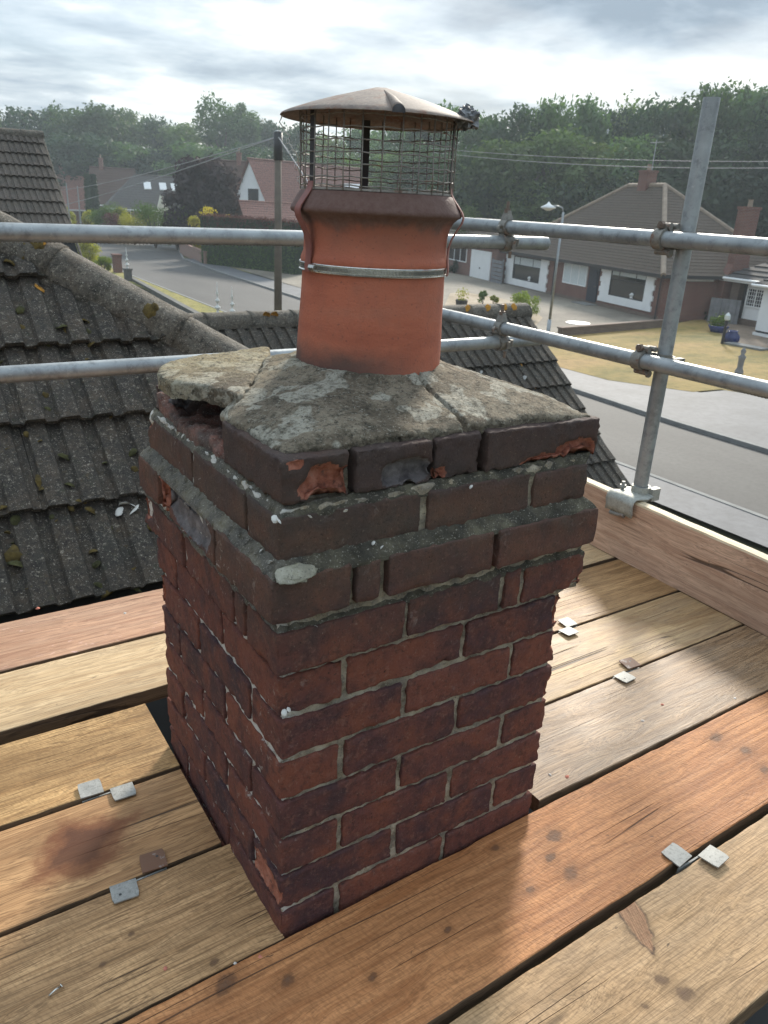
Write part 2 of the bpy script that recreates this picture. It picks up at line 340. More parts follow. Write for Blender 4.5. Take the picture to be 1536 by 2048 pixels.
def m_wood(name, light, dark, rough=.5, patch=.35, fine=.5, knots=1.0, stain=None, specks=0.0, saw=0.0, grey=.0, seed=0.0, cut=0.0, knot_at=(), torn=None):
    m, nt, p = newmat(name); P = pos(nt); x, y, z = sep(nt, P); r = orand(nt)
    ro = mth(nt, 'ADD', mth(nt, 'MULTIPLY', r, 23.0), seed)
    px_ = mth(nt, 'ADD', x, ro)
    P2 = comb(nt, px_, mth(nt, 'ADD', y, mth(nt, 'MULTIPLY', ro, .37)), z)
    vor = nd(nt, 'ShaderNodeTexVoronoi', {'Vector': vmul(nt, P2, (2.3, 8.0, 8.0)), 'Scale': 1.0}).outputs['Distance']
    kd = sstep(nt, vor, .34, .03)
    wob = mth(nt, 'ADD', mth(nt, 'MULTIPLY', noise(nt, vmul(nt, P2, (1.6, 7, 7)), 1.0, 3), .10), mth(nt, 'MULTIPLY', kd, .035 * knots))
    yg = mth(nt, 'ADD', y, wob); zg = mth(nt, 'ADD', z, wob)
    gv = comb(nt, mth(nt, 'MULTIPLY', px_, 1.7), mth(nt, 'MULTIPLY', yg, 70.0), mth(nt, 'MULTIPLY', zg, 70.0))
    g1 = noise(nt, gv, 1.0, 5, .62)
    gf = comb(nt, mth(nt, 'MULTIPLY', px_, 9.0), mth(nt, 'MULTIPLY', yg, 420.0), mth(nt, 'MULTIPLY', zg, 420.0))
    g2 = noise(nt, gf, 1.0, 3, .6)
    col = mixc(nt, ramp(nt, g1, [(.36, 0.0), (.62, 1.0)]), dark, light)
    col = mixc(nt, ramp(nt, g2, [(.38, fine), (.54, 0.0)]), col, tuple(c * .36 for c in dark))
    pt = noise(nt, vmul(nt, P2, (2.2, 7, 7)), 1.0, 4, .6)
    col = mixc(nt, mth(nt, 'MULTIPLY', ramp(nt, pt, [(.42, 1.0), (.58, 0.0)]), patch), col, tuple(c * .5 for c in dark))
    if grey: col = mixc(nt, mth(nt, 'MULTIPLY', ramp(nt, noise(nt, vmul(nt, P2, (3, 12, 12)), 1.0, 5, .65), [(.45, 0.0), (.62, 1.0)]), grey), col, (.30, .27, .22))
    kn = sstep(nt, mth(nt, 'ADD', vor, mth(nt, 'MULTIPLY', g2, .03)), .085, .045)
    col = mixc(nt, mth(nt, 'MULTIPLY', kn, .8 * min(1, knots)), col, (.05, .028, .018))
    for kx, ky, kr, ka in knot_at:
        ux = mth(nt, 'SUBTRACT', x, float(kx)); uy = mth(nt, 'SUBTRACT', y, float(ky)); ca, sa = math.cos(ka), math.sin(ka)
        e1 = mth(nt, 'DIVIDE', mth(nt, 'ADD', mth(nt, 'MULTIPLY', ux, ca), mth(nt, 'MULTIPLY', uy, sa)), kr * 1.5); e2 = mth(nt, 'DIVIDE', mth(nt, 'SUBTRACT', mth(nt, 'MULTIPLY', uy, ca), mth(nt, 'MULTIPLY', ux, sa)), kr)
        dd = mth(nt, 'SQRT', mth(nt, 'ADD', mth(nt, 'MULTIPLY', e1, e1), mth(nt, 'MULTIPLY', e2, e2))); dd = mth(nt, 'ADD', dd, mth(nt, 'MULTIPLY', mth(nt, 'SUBTRACT', noise(nt, P, 70, 4, .65), .5), 1.3))
        col = mixc(nt, mth(nt, 'MULTIPLY', sstep(nt, dd, 2.6, .5), .42), col, tuple(c * .5 for c in dark)); col = mixc(nt, mth(nt, 'MULTIPLY', mth(nt, 'MULTIPLY', sstep(nt, dd, 1.05, .55), .75), ramp(nt, g1, [(.3, .5), (.6, 1.0)])), col, (.075, .036, .020)); col = mixc(nt, mth(nt, 'MULTIPLY', sstep(nt, dd, .5, .1), .5), col, (.14, .080, .05))
    if torn:
        sx, sy, rx, ry, an = torn; ux = mth(nt, 'SUBTRACT', x, float(sx)); uy = mth(nt, 'SUBTRACT', y, float(sy)); ca, sa = math.cos(an), math.sin(an)
        e1 = mth(nt, 'DIVIDE', mth(nt, 'ADD', mth(nt, 'MULTIPLY', ux, ca), mth(nt, 'MULTIPLY', uy, sa)), rx); e2 = mth(nt, 'DIVIDE', mth(nt, 'SUBTRACT', mth(nt, 'MULTIPLY', uy, ca), mth(nt, 'MULTIPLY', ux, sa)), ry)
        dd = mth(nt, 'ADD', mth(nt, 'MULTIPLY', e1, e1), mth(nt, 'ABSOLUTE', e2)); dd = mth(nt, 'ADD', dd, mth(nt, 'MULTIPLY', mth(nt, 'SUBTRACT', noise(nt, P, 42, 5, .65), .5), 1.1))
        col = mixc(nt, mth(nt, 'MULTIPLY', sstep(nt, dd, 1.7, 1.0), .5), col, tuple(c * .5 for c in dark)); rim_ = mth(nt, 'MULTIPLY', sstep(nt, dd, 1.2, 1.0), ramp(nt, noise(nt, P, 45, 4, .7), [(.40, .15), (.58, 1.0)])); col = mixc(nt, rim_, col, (.09, .05, .03)); col = mixc(nt, mth(nt, 'MULTIPLY', sstep(nt, dd, .98, .78), .9), col, mixc(nt, ramp(nt, noise(nt, comb(nt, mth(nt, 'MULTIPLY', e1, 1.5), mth(nt, 'MULTIPLY', e2, 9.0), 0.0), 1.0, 4, .7), [(.35, 0.0), (.6, 1.0)]), (.16, .075, .035), (.42, .225, .12)))
    crk = mth(nt, 'ABSOLUTE', mth(nt, 'SUBTRACT', noise(nt, comb(nt, mth(nt, 'MULTIPLY', px_, .55), mth(nt, 'MULTIPLY', y, 22.0), mth(nt, 'MULTIPLY', z, 22.0)), 1.0, 1, .3), .5))
    ck = mth(nt, 'MULTIPLY', sstep(nt, crk, .0065, .001), sstep(nt, noise(nt, vmul(nt, P2, (2.5, 4, 4)), 1.0, 2), .50, .60))
    col = mixc(nt, mth(nt, 'MULTIPLY', ck, .8), col, (.03, .018, .012))
    nick = noise(nt, vmul(nt, P2, (40, 90, 90)), 1.0, 3, .6)
    col = mixc(nt, ramp(nt, nick, [(.70, 0.0), (.76, .75)]), col, (.045, .03, .02))
    if stain:
        (sx, sy, rx, ry, an) = stain
        ux = mth(nt, 'SUBTRACT', x, sx); uy = mth(nt, 'SUBTRACT', y, sy); ca, sa = math.cos(an), math.sin(an)
        a_ = mth(nt, 'DIVIDE', mth(nt, 'ADD', mth(nt, 'MULTIPLY', ux, ca), mth(nt, 'MULTIPLY', uy, sa)), rx)
        b_ = mth(nt, 'DIVIDE', mth(nt, 'SUBTRACT', mth(nt, 'MULTIPLY', uy, ca), mth(nt, 'MULTIPLY', ux, sa)), ry)
        dd = mth(nt, 'ADD', mth(nt, 'ABSOLUTE', a_), mth(nt, 'ABSOLUTE', b_))
        dd = mth(nt, 'ADD', dd, mth(nt, 'MULTIPLY', mth(nt, 'SUBTRACT', noise(nt, P, 22, 5, .65), .5), 1.1))
        col = mixc(nt, mth(nt, 'MULTIPLY', sstep(nt, dd, 1.05, .6), .8), col, (.16, .050, .018))
        col = mixc(nt, mth(nt, 'MULTIPLY', sstep(nt, dd, .62, .3), .7), col, (.075, .026, .012))
    if specks:
        sp = mth(nt, 'MULTIPLY', ramp(nt, noise(nt, vmul(nt, P2, (36, 60, 60)), 1.0, 4, .6), [(.62, 0.0), (.66, 1.0)]), ramp(nt, noise(nt, vmul(nt, P2, (5, 9, 9)), 1.0, 3), [(.46, 0.0), (.6, specks)]))
        col = mixc(nt, sp, col, (.62, .40, .33))
    h = mth(nt, 'ADD', mth(nt, 'MULTIPLY', g1, .5), mth(nt, 'ADD', mth(nt, 'MULTIPLY', g2, .45), mth(nt, 'MULTIPLY', ck, -1.5)))
    if saw:
        sw = noise(nt, comb(nt, mth(nt, 'ADD', mth(nt, 'MULTIPLY', px_, 190.0), mth(nt, 'MULTIPLY', y, 60.0)), mth(nt, 'MULTIPLY', y, 75.0), 0.0), 1.0, 3, .6)
        h = mth(nt, 'ADD', h, mth(nt, 'MULTIPLY', sw, saw)); col = mixc(nt, ramp(nt, sw, [(.35, .38), (.55, 0.0)]), col, tuple(c * .45 for c in dark))
    rg = mth(nt, 'ADD', rough - .12, mth(nt, 'MULTIPLY', pt, .3))
    setp(nt, p, col=col, rough=rg, normal=bump(nt, h, .7, .0018), spec=.32); return m
def m_tile(name, tint=(.044, .036, .028), moss=.5, light=.75, hue=None):
    m, nt, p = newmat(name); P = pos(nt); r = orand(nt)
    k = mth(nt, 'ADD', .75, mth(nt, 'MULTIPLY', r, .5))
    base = mixc(nt, 1.0, c4(tint), comb(nt, k, k, k), 'MULTIPLY')
    base = mixc(nt, ramp(nt, noise(nt, P, 11, 5, .65), [(.42, 0.0), (.66, .75)]), base, (.088, .064, .043))
    base = mixc(nt, ramp(nt, noise(nt, P, 7, 5, .7), [(.5, 0.0), (.7, .8)]), base, (.042, .040, .032))
    base = mixc(nt, ramp(nt, noise(nt, P, 48, 5, .78), [(.36, .85), (.52, 0.0)]), base, (.018, .015, .012))
    sp = noise(nt, P, 62, 5, .8)
    base = mixc(nt, ramp(nt, sp, [(.56, 0.0), (.66, light)]), base, (.36, .315, .245))
    base = mixc(nt, ramp(nt, noise(nt, P, 210, 2, .6), [(.64, 0.0), (.71, light)]), base, (.5, .46, .38))
    base = mixc(nt, mth(nt, 'MULTIPLY', ramp(nt, noise(nt, P, 26, 4, .7), [(.60, 0.0), (.72, 1.0)]), moss), base, (.10, .062, .018))
    base = mixc(nt, mth(nt, 'MULTIPLY', ramp(nt, noise(nt, vadd(nt, P, (3.3, 1.2, 0)), 20, 4, .7), [(.58, 0.0), (.72, 1.0)]), moss), base, (.035, .042, .018))
    h = mth(nt, 'ADD', noise(nt, P, 140, 5, .75), mth(nt, 'MULTIPLY', noise(nt, P, 30, 4), .6))
    setp(nt, p, col=base, rough=.88, normal=bump(nt, h, .9, .005)); return m
def m_leaf(name, a, b, trans=.35, yellow=None):
    m = bpy.data.materials.new(name); m.use_nodes = True; nt = m.node_tree; nt.nodes.clear()
    P = pos(nt); r = orand(nt)
    n1 = noise(nt, P, .35, 3); n2 = noise(nt, P, 2.2, 3)
    f = mth(nt, 'ADD', mth(nt, 'MULTIPLY', n1, .6), mth(nt, 'ADD', mth(nt, 'MULTIPLY', n2, .35), mth(nt, 'MULTIPLY', mth(nt, 'SUBTRACT', r, .5), .62)))
    col = ramp(nt, f, [(.28, a), (.68, b)])
    col = mixc(nt, mth(nt, 'MULTIPLY', sstep(nt, mth(nt, 'FRACT', mth(nt, 'MULTIPLY', r, 7.31)), .3, 1.0), .45), col, mixc(nt, 1.0, col, (1.45, 1.1, .6, 1.0), 'MULTIPLY'))
    d = nd(nt, 'ShaderNodeBsdfDiffuse', {'Color': col}); t = nd(nt, 'ShaderNodeBsdfTranslucent', {'Color': mixc(nt, 1.0, col, (1.0, 1.15, .55, 1.0), 'MULTIPLY')})
    g = nd(nt, 'ShaderNodeBsdfGlossy', {'Roughness': .45, 'Color': (.5, .5, .5, 1)})
    mx = nd(nt, 'ShaderNodeMixShader', {0: trans, 1: d.outputs[0], 2: t.outputs[0]})
    mx2 = nd(nt, 'ShaderNodeMixShader', {0: .05, 1: mx.outputs[0], 2: g.outputs[0]})
    nd(nt, 'ShaderNodeOutputMaterial', {0: mx2.outputs[0]}); return m
def m_wallbrick(name, c1, c2, mort=(.22, .19, .16), sc=1.0):
    m, nt, p = newmat(name); x, y, z = sep(nt, ocoord(nt))
    v = comb(nt, mth(nt, 'ADD', x, y), z, 0.0)
    b = nd(nt, 'ShaderNodeTexBrick', {'Vector': v, 'Color1': c4(c1), 'Color2': c4(c2), 'Mortar': c4(mort), 'Scale': 1.0 / sc, 'Mortar Size': .012, 'Brick Width': .225, 'Row Height': .075, 'Bias': -.1})
    col = mixc(nt, ramp(nt, noise(nt, pos(nt), 1.3, 4), [(.4, 0.0), (.7, .35)]), b.outputs[0], tuple(c * .55 for c in c1))
    setp(nt, p, col=col, rough=.85, normal=bump(nt, b.outputs[1], -.4, .01)); return m
def m_glass(name, col=(.012, .014, .016)):
    m, nt, p = newmat(name); n = noise(nt, pos(nt), .9, 3)
    setp(nt, p, col=mixc(nt, n, col, tuple(c * 2.2 for c in col)), rough=.06, spec=.7); return m
def m_ground(name, a, b, c, s1=.5, s2=6, rough=.95, bs=.6, bd=.03, streak=(1, 1, 1)):
    m, nt, p = newmat(name); P = pos(nt); P1 = vmul(nt, P, streak)
    col = ramp(nt, noise(nt, P1, s1, 5, .62), [(.34, a), (.52, b), (.68, c)])
    col = mixc(nt, ramp(nt, noise(nt, P, s2, 4, .7), [(.3, .5), (.55, 0.0)]), col, tuple(v * .55 for v in a))
    setp(nt, p, col=col, rough=rough, normal=bump(nt, noise(nt, P, s2 * 2, 4, .7), bs, bd)); return m

M = {}
M['brick'] = m_brick(); M['raw'] = m_rawbrick(); M['rawgrey'] = m_rawgrey(); M['mortar'] = m_mortar(white=.95)
M['rubble'] = m_mortar('sooty_broken_core', .05, .05, ((.045, .024, .018), (.13, .05, .034), (.24, .085, .055))); M['fillet'] = m_mortar('lichened_mortar', .10, .03, ((.032, .027, .017), (.085, .072, .044), (.17, .15, .095)))
M['lichen'] = m_mortar('pale_lichen', .1, .1, ((.24, .22, .15), (.36, .335, .24), (.48, .45, .35)))
M['flaunch'] = m_flaunch(); M['terra'] = m_terracotta()
M['galv'] = m_metal('galvanised_steel', (.34, .355, .355), .47, .55, var=.28, scale=9)
M['clip'] = m_metal('zinc_strip', (.33, .325, .30), .6, .35, var=.25, scale=45)
M['clip_rust'] = m_metal('rusty_zinc_strip', (.42, .40, .37), .6, .4, var=.3, scale=45, rust=.75)
M['forged'] = m_metal('weathered_forged_steel', (.25, .235, .205), .62, .4, var=.35, scale=60, rust=-.2)
M['boltsteel'] = m_metal('dull_brown_bolt', (.20, .15, .115), .6, .4, var=.35, scale=90)
M['palecast'] = m_metal('pale_zinc_plate', (.40, .40, .355), .6, .35, var=.25, scale=50)
M['wire'] = m_metal('dull_wire', (.29, .265, .235), .55, .4, var=.3, scale=70, rust=-.2)
M['darkstrap'] = m_plain('dark_strap', (.05, .045, .045), .55, .3)
M['redstrap'] = m_plain('painted_strap', (.24, .085, .065), .55, 0, .25, 40)
M['inox'] = m_metal('bright_steel_band', (.62, .60, .55), .25, .95, var=.12, scale=60)
M['cap'] = m_metal('weathered_cowl_sheet', (.20, .155, .125), .75, .1, var=.35, scale=55, rust=-.15)
M['net'] = m_plain('crumpled_plastic', (.16, .16, .165), .5, 0, .8, 90, .8, 120, .004)
M['white_thread'] = m_plain('pale_thread', (.62, .60, .55), .8)

# ------------------------------------------------------------------ setting: ground, road, pavements, garden surfaces
def sheet(name, poly, dz, m, kind='structure'):
    me = mesh(name, [(p[0], p[1], G + dz) for p in poly], [tuple(range(len(poly)))], m)
    if me.polygons[0].normal.z < 0: me.flip_normals()
    return tag(obj(name, me), kind=kind)
M['earth'] = m_ground('rough_grass_ground', (.060, .062, .026), (.10, .095, .045), (.13, .115, .06), .12, 3)
M['asphalt'] = m_ground('worn_asphalt', (.054, .051, .047), (.073, .069, .063), (.09, .085, .079), .35, 9, .8, .3, .01, (1.0, .25, 1))
M['pave'] = m_ground('pale_pavement', (.083, .085, .090), (.11, .112, .118), (.135, .137, .143), .7, 5, .75, .3, .01)
M['drive'] = m_ground('concrete_drive', (.14, .118, .09), (.20, .172, .132), (.255, .225, .175), .22, 4, .9, .4, .01)
M['lawn'] = m_ground('dry_lawn', (.135, .118, .026), (.28, .195, .055), (.34, .215, .08), .28, 3.0, .95, .9, .05, (.6, 1.3, 1))
M['verge'] = m_ground('dry_verge_grass', (.12, .125, .03), (.25, .215, .05), (.30, .24, .08), .5, 4, .95, .9, .05)
M['sandy'] = m_ground('gravel_bed', (.24, .185, .115), (.36, .28, .19), (.42, .34, .25), .4, 6, .95, .8, .04)
M['paving'] = m_ground('brown_paving', (.17, .125, .085), (.235, .175, .125), (.28, .215, .16), .5, 5, .9, .4, .02)
M['kerb'] = m_plain('kerb_concrete', (.20, .20, .19), .85, 0, .2, 4)
big = 600
obj_g = sheet('ground', [(-big, -big), (big, -big), (big, big), (-big, big)], 0, M['earth'])
near_k = [(13.3, -25), (13.3, 10), (13.85, 36), (14.4, 57), (16.2, 75), (20.6, 91), (29, 108)]
far_k = [(17.8, -25), (17.85, 12), (18.3, 18), (20.2, 39.5), (21.4, 54.9), (22.8, 67.2), (27.4, 82.5), (34.2, 92.3), (41, 101)]
sheet('road', near_k + far_k[::-1], .004, M['asphalt'])
sheet('pavement', far_k[:3] + [(20.2, 39.5), (21.4, 54.9), (22.8, 67.2), (24.6, 66), (23.2, 54), (22.2, 39), (21.2, 19.3), (21.9, 14.2), (24.2, 14.0), (26.5, 12), (26.5, -25)], .10, M['pave'])
sheet('pavement', [(13.3, -25), (13.3, 10), (13.55, 26), (12.4, 26), (12.0, 10), (12.0, -25)], .10, M['pave'])
def kerb(pts, w=.13):
    mb = MB()
    for a, b in zip(pts, pts[1:]):
        a = Vector((a[0], a[1], 0)); b = Vector((b[0], b[1], 0)); t = (b - a).normalized(); n = Vector((-t.y, t.x, 0)) * w / 2
        mb.prism([a + n, a - n, b - n, b + n][::-1], G - .02, G + .115)
    return tag(obj('kerb', mb.me('kerb', M['kerb'])), kind='structure')
kerb(far_k); kerb(near_k)
sheet('verge', [(12.35, 26), (13.75, 26), (13.75, 36), (14.3, 57), (15.5, 70), (14.6, 70), (13.3, 57), (12.5, 36)], .104, M['verge'])
sheet('verge', [(24.65, 66), (23.25, 54), (24.6, 54), (26.5, 55.0), (27.6, 55.5), (25.9, 64.5), (27.5, 74), (29, 80), (27.6, 82.4), (25.2, 73)], .104, M['verge'])
sheet('lawn', [at(1085, 700)[:2], at(1115, 674)[:2], at(1320, 657)[:2], at(1405, 640)[:2], at(1460, 690)[:2], at(1536, 706)[:2], at(1700, 760)[:2], at(1700, 850)[:2], at(1536, 800)[:2], at(1440, 785)[:2], at(1385, 790)[:2], at(1215, 766)[:2], at(1100, 735)[:2]], .108, M['lawn'])
sheet('driveway', [(22.2, 40), (22, 30), (25.2, 25.0), (33.5, 25.15), (36.2, 27.6), (41.5, 46.6), (42, 60), (24, 60)], .112, M['drive'])
sheet('gravel_bed', [at(*q)[:2] for q in [(890, 612), (900, 590), (930, 588), (990, 598), (1050, 612), (1085, 640), (1060, 668), (980, 668), (890, 650)]], .116, M['sandy'])
sheet('paving', [at(*q)[:2] for q in [(1405, 640), (1432, 628), (1536, 652), (1700, 690), (1700, 755), (1536, 704), (1460, 690), (1425, 660)]], .114, M['paving'])

# ------------------------------------------------------------------ the wood and garden trees
def leaf_cloud(name, blobs, per, size, seed, mat, squash=1.0):
    rs = np.random.RandomState(seed); Vs = []
    for (c, r) in blobs:
        d = rs.normal(size=(per, 3)); d /= np.linalg.norm(d, axis=1)[:, None]; d[:, 2] *= squash
        Pp = np.array(c) + d * (r * rs.uniform(.45, 1.06, (per, 1)))
        nrm = d + rs.normal(size=(per, 3)) * .5; nrm /= np.linalg.norm(nrm, axis=1)[:, None]
        t = np.cross(nrm, rs.normal(size=(per, 3))); t /= np.linalg.norm(t, axis=1)[:, None]; b = np.cross(nrm, t)
        s = size * rs.uniform(.55, 1.4, (per, 1))
        Vs.append(np.stack([Pp - t * s, Pp - b * s * .6, Pp + t * s, Pp + b * s * .6], 1).reshape(-1, 3))
    V = np.concatenate(Vs); n = len(V) // 4
    me = bpy.data.meshes.new(name); me.vertices.add(len(V)); me.vertices.foreach_set('co', V.ravel())
    me.loops.add(4 * n); me.loops.foreach_set('vertex_index', np.arange(4 * n, dtype=np.int32))
    me.polygons.add(n); me.polygons.foreach_set('loop_start', np.arange(0, 4 * n, 4, dtype=np.int32)); me.polygons.foreach_set('loop_total', np.full(n, 4, np.int32))
    me.materials.append(mat); me.update(); me.validate(); return me
def crown_blobs(seed, n, shape):
    rs = random.Random(seed); out = []
    for i in range(n):
        for _ in range(200):
            z = rs.uniform(.16, .97); a = rs.uniform(0, 6.283)
            if shape == 'round': w = .40 * math.sqrt(max(0, 1 - ((z - .52) / .46) ** 2))
            elif shape == 'tall': w = .30 * math.sqrt(max(0, 1 - ((z - .5) / .48) ** 2)) * (1.1 - .3 * z)
            elif shape == 'pine': w = .34 * (1 if z > .5 else .25) * math.sqrt(max(0, 1 - ((z - .74) / .25) ** 2)) if z > .45 else 0
            else: w = .44 * math.sqrt(max(0, 1 - ((z - .45) / .5) ** 2))
            if w < .06: continue
            rr = w * math.sqrt(rs.uniform(.15, 1)); break
        out.append(((rr * math.cos(a), rr * math.sin(a), z), rs.uniform(.07, .165) * (.75 if shape == 'pine' else 1)))
    return out
M['leafA'] = m_leaf('wood_foliage', (.024, .058, .022), (.090, .160, .056), .38)
M['leafB'] = m_leaf('pale_wood_foliage', (.038, .075, .023), (.118, .18, .052), .4)
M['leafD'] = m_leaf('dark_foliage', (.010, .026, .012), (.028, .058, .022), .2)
M['leafP'] = m_leaf('purple_foliage', (.030, .011, .015), (.095, .030, .036), .35)
M['leafY'] = m_leaf('yellow_foliage', (.36, .27, .015), (.62, .46, .04), .4)
M['leafG'] = m_leaf('bright_garden_foliage', (.075, .13, .018), (.20, .27, .045), .4)
M['leafYG'] = m_leaf('yellow_green_foliage', (.18, .21, .02), (.42, .38, .05), .45)
M['bark'] = m_plain('bark', (.075, .058, .045), .9, 0, .35, 4, .8, 20, .03)
def trunk_mesh(name, seed, h=.55, r=.022):
    rs = random.Random(seed); mb = MB(); mb.tube([(0, 0, 0), (rs.uniform(-.01, .01), rs.uniform(-.01, .01), h * .4), (rs.uniform(-.03, .03), rs.uniform(-.03, .03), h), (rs.uniform(-.05, .05), rs.uniform(-.05, .05), .85)], [r * 1.35, r, r * .7, r * .15], 8)
    for k in range(6):
        a = rs.uniform(0, 6.28); z0 = rs.uniform(.25, .6); L = rs.uniform(.15, .28)
        mb.tube([(0, 0, z0), (L * .5 * math.cos(a), L * .5 * math.sin(a), z0 + .1), (L * math.cos(a), L * math.sin(a), z0 + .24)], [r * .5, r * .35, r * .1], 6)
    return mb.me(name, M['bark'], True)
CROWN = {}
def crown_variant(key, seed, n, shape, per, size, mat): CROWN[key] = (leaf_cloud('crown', crown_blobs(seed, n, shape), per, size, seed, mat), trunk_mesh('trunk', seed))
crown_variant('a', 1, 70, 'round', 190, .0165, M['leafA']); crown_variant('b', 2, 74, 'round', 180, .0165, M['leafA'])
crown_variant('c', 3, 66, 'tall', 180, .016, M['leafA']); crown_variant('d', 4, 80, 'wide', 190, .0165, M['leafB'])
crown_variant('e', 6, 46, 'pine', 150, .0145, M['leafA']); crown_variant('f', 7, 60, 'round', 190, .017, M['leafB'])
crown_variant('k', 9, 60, 'wide', 200, .018, M['leafD'])
def tree(px, ytop, dist, wid, kind, label, group=None, rot=0.0, name='woodland_tree', cat='tree'):
    b = far(px, dist); h = hgt(b, ytop) * .925; t = thing(name, label, cat, tuple(b), rot, group)
    cr, tr = CROWN[kind]; s = wid / .84
    for nm, me in (('crown', cr), ('trunk', tr)):
        o = obj(nm, me, t, (0, 0, 0), local=True); o.scale = (s, s, h)
    return t
GW = 'trees of the wood behind the houses'
WOOD_L = {128: 'back tree of the far wood above the pink tiled house', 268: 'back tree of the far wood, right of the widest pale crown', 322: 'narrow back tree of the far wood, left of the dip in the skyline', 462: 'broad crown below and behind the open crowned pine', 600: 'back tree under the left tip of the cowl lid', 655: 'paler back tree behind the left part of the cowl mesh', 720: 'back tree behind the middle of the cowl mesh', 785: 'back tree behind the right part of the cowl mesh', 905: 'back tree at the right tip of the cowl lid'}
for px, yt, d, w, k, lab in [
    (-30, 226, 165, 15, 'f', 'paler green tree at the left end of the far wood'),
    (62, 208, 168, 17, 'a', 'broad round tree crown rising just right of the upper left tiled roof'),
    (128, 206, 172, 15, 'b', None), (206, 200, 165, 20, 'd', 'widest pale green crown of the far wood, above the grey roof with skylights'),
    (268, 212, 175, 15, 'a', None), (322, 226, 168, 14, 'c', None), (372, 240, 165, 16, 'b', 'lower dark tree in the dip of the far wood, behind the purple tree'),
    (452, 180, 158, 15, 'e', 'tall open crowned pine with sky showing through, left of the telegraph pole'),
    (462, 222, 165, 18, 'a', None), (530, 232, 165, 15, 'b', 'dark tree right behind the top of the telegraph pole'), (600, 240, 160, 16, 'a', None), (655, 262, 150, 13, 'f', None), (720, 246, 140, 14, 'b', None),
    (785, 236, 125, 14, 'a', None), (850, 200, 112, 14, 'c', 'tree showing just right of the chimney cowl lid, under the crumpled netting'), (905, 206, 104, 12, 'b', None)]:
    tree(px, yt, d, w, k, lab or WOOD_L[px], GW, rot=px * .37)
for px, yt, d, w, k in [(20, 268, 150, 17, 'a'), (100, 276, 148, 16, 'k'), (180, 262, 150, 18, 'b'), (260, 280, 148, 16, 'a'), (335, 290, 146, 18, 'k'), (400, 282, 140, 16, 'b'), (500, 284, 140, 18, 'a'), (575, 296, 132, 15, 'k'), (640, 310, 126, 15, 'f'), (700, 306, 120, 14, 'd'), (760, 300, 112, 14, 'a'), (830, 296, 102, 14, 'b')]:
    tree(px, yt, d, w, k, 'front tree of the far wood, ' + {20: 'above the ridge of the upper left tiled roof', 100: 'just right of the upper left tiled roof', 180: 'above the two narrow conifers', 260: 'above the grey roof with skylights', 335: 'just left of the purple tree', 400: 'straight above the purple tree', 500: 'left of the telegraph pole head', 575: 'right behind the telegraph pole head', 640: 'seen through the left third of the cowl mesh', 700: 'seen beside the back leg of the cowl', 760: 'seen through the middle of the cowl mesh', 830: 'seen through the right third of the cowl mesh'}[px], 'front row trees of the far wood', rot=px * .21)
WOOD_R = {965: 'back tree of the high wood nearest the crumpled netting', 1030: 'back tree above the end of the open rail', 1205: 'back tree in the low dip of the skyline left of the post', 1252: 'paler back tree above the left hip of the brown roof', 1385: 'back tree directly behind the free end of the post', 1490: 'back tree just right of the tallest pine', 1545: 'back tree at the right picture edge', 1620: 'back tree partly outside the right picture edge'}
for px, yt, d, w, k, lab in [
    (965, 222, 96, 9, 'b', None), (1030, 200, 92, 10, 'a', None), (1085, 182, 90, 9, 'c', 'spiky topped tree in the gap of sky between the pot and the scaffold post'), (1150, 180, 92, 9, 'c', 'second spiky topped tree, just left of the bright gap in the skyline'),
    (1205, 204, 96, 10, 'a', None), (1252, 192, 98, 10, 'f', None), (1310, 188, 94, 12, 'b', 'broad tree whose crown is crossed by the free top of the scaffold post'),
    (1385, 156, 92, 11, 'a', None), (1432, 146, 96, 13, 'e', 'tallest pine, spreading flat top above the right end of the wood'), (1490, 158, 92, 12, 'b', None), (1545, 178, 90, 13, 'a', None), (1620, 190, 88, 14, 'b', None)]:
    tree(px, yt, d, w, k, lab or WOOD_R[px], GW, rot=px * .37)
for px, yt, d, w, k in [(930, 290, 84, 10, 'f'), (1010, 270, 82, 11, 'd'), (1095, 250, 84, 11, 'd'), (1180, 272, 84, 11, 'd'), (1250, 262, 84, 10, 'a'), (1330, 262, 84, 12, 'k'), (1410, 250, 84, 12, 'k'), (1490, 262, 84, 13, 'k'), (1570, 262, 82, 13, 'k'), (1640, 270, 80, 13, 'k')]:
    tree(px, yt, d, w, k, 'front tree of the high wood, ' + {930: 'just right of the cowl mesh', 1010: 'above the bolt of the upper rail coupler', 1095: 'paler green, above the street lamp', 1180: 'paler green, above the left slope of the brown roof', 1250: 'just left of the aerial on the brown roof', 1330: 'above the ridge of the brown roof', 1410: 'right behind the scaffold post', 1490: 'above the tall side chimney', 1570: 'above the white bungalow', 1640: 'beyond the white bungalow, at the picture edge'}[px], 'front row trees of the high wood', rot=px * .13)
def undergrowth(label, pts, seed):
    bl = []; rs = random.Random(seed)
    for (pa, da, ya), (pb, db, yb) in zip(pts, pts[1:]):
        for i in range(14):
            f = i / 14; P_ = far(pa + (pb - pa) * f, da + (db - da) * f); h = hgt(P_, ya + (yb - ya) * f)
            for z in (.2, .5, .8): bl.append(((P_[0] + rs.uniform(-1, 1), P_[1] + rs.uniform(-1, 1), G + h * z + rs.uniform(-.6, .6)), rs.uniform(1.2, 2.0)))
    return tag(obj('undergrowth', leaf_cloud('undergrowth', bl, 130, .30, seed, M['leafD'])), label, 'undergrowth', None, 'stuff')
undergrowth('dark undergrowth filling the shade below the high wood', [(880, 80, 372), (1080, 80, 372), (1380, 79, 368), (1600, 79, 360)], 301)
undergrowth('dark undergrowth filling the shade below the far wood', [(-40, 146, 344), (150, 146, 342), (330, 140, 350), (520, 128, 352), (680, 112, 356), (860, 92, 366)], 302)
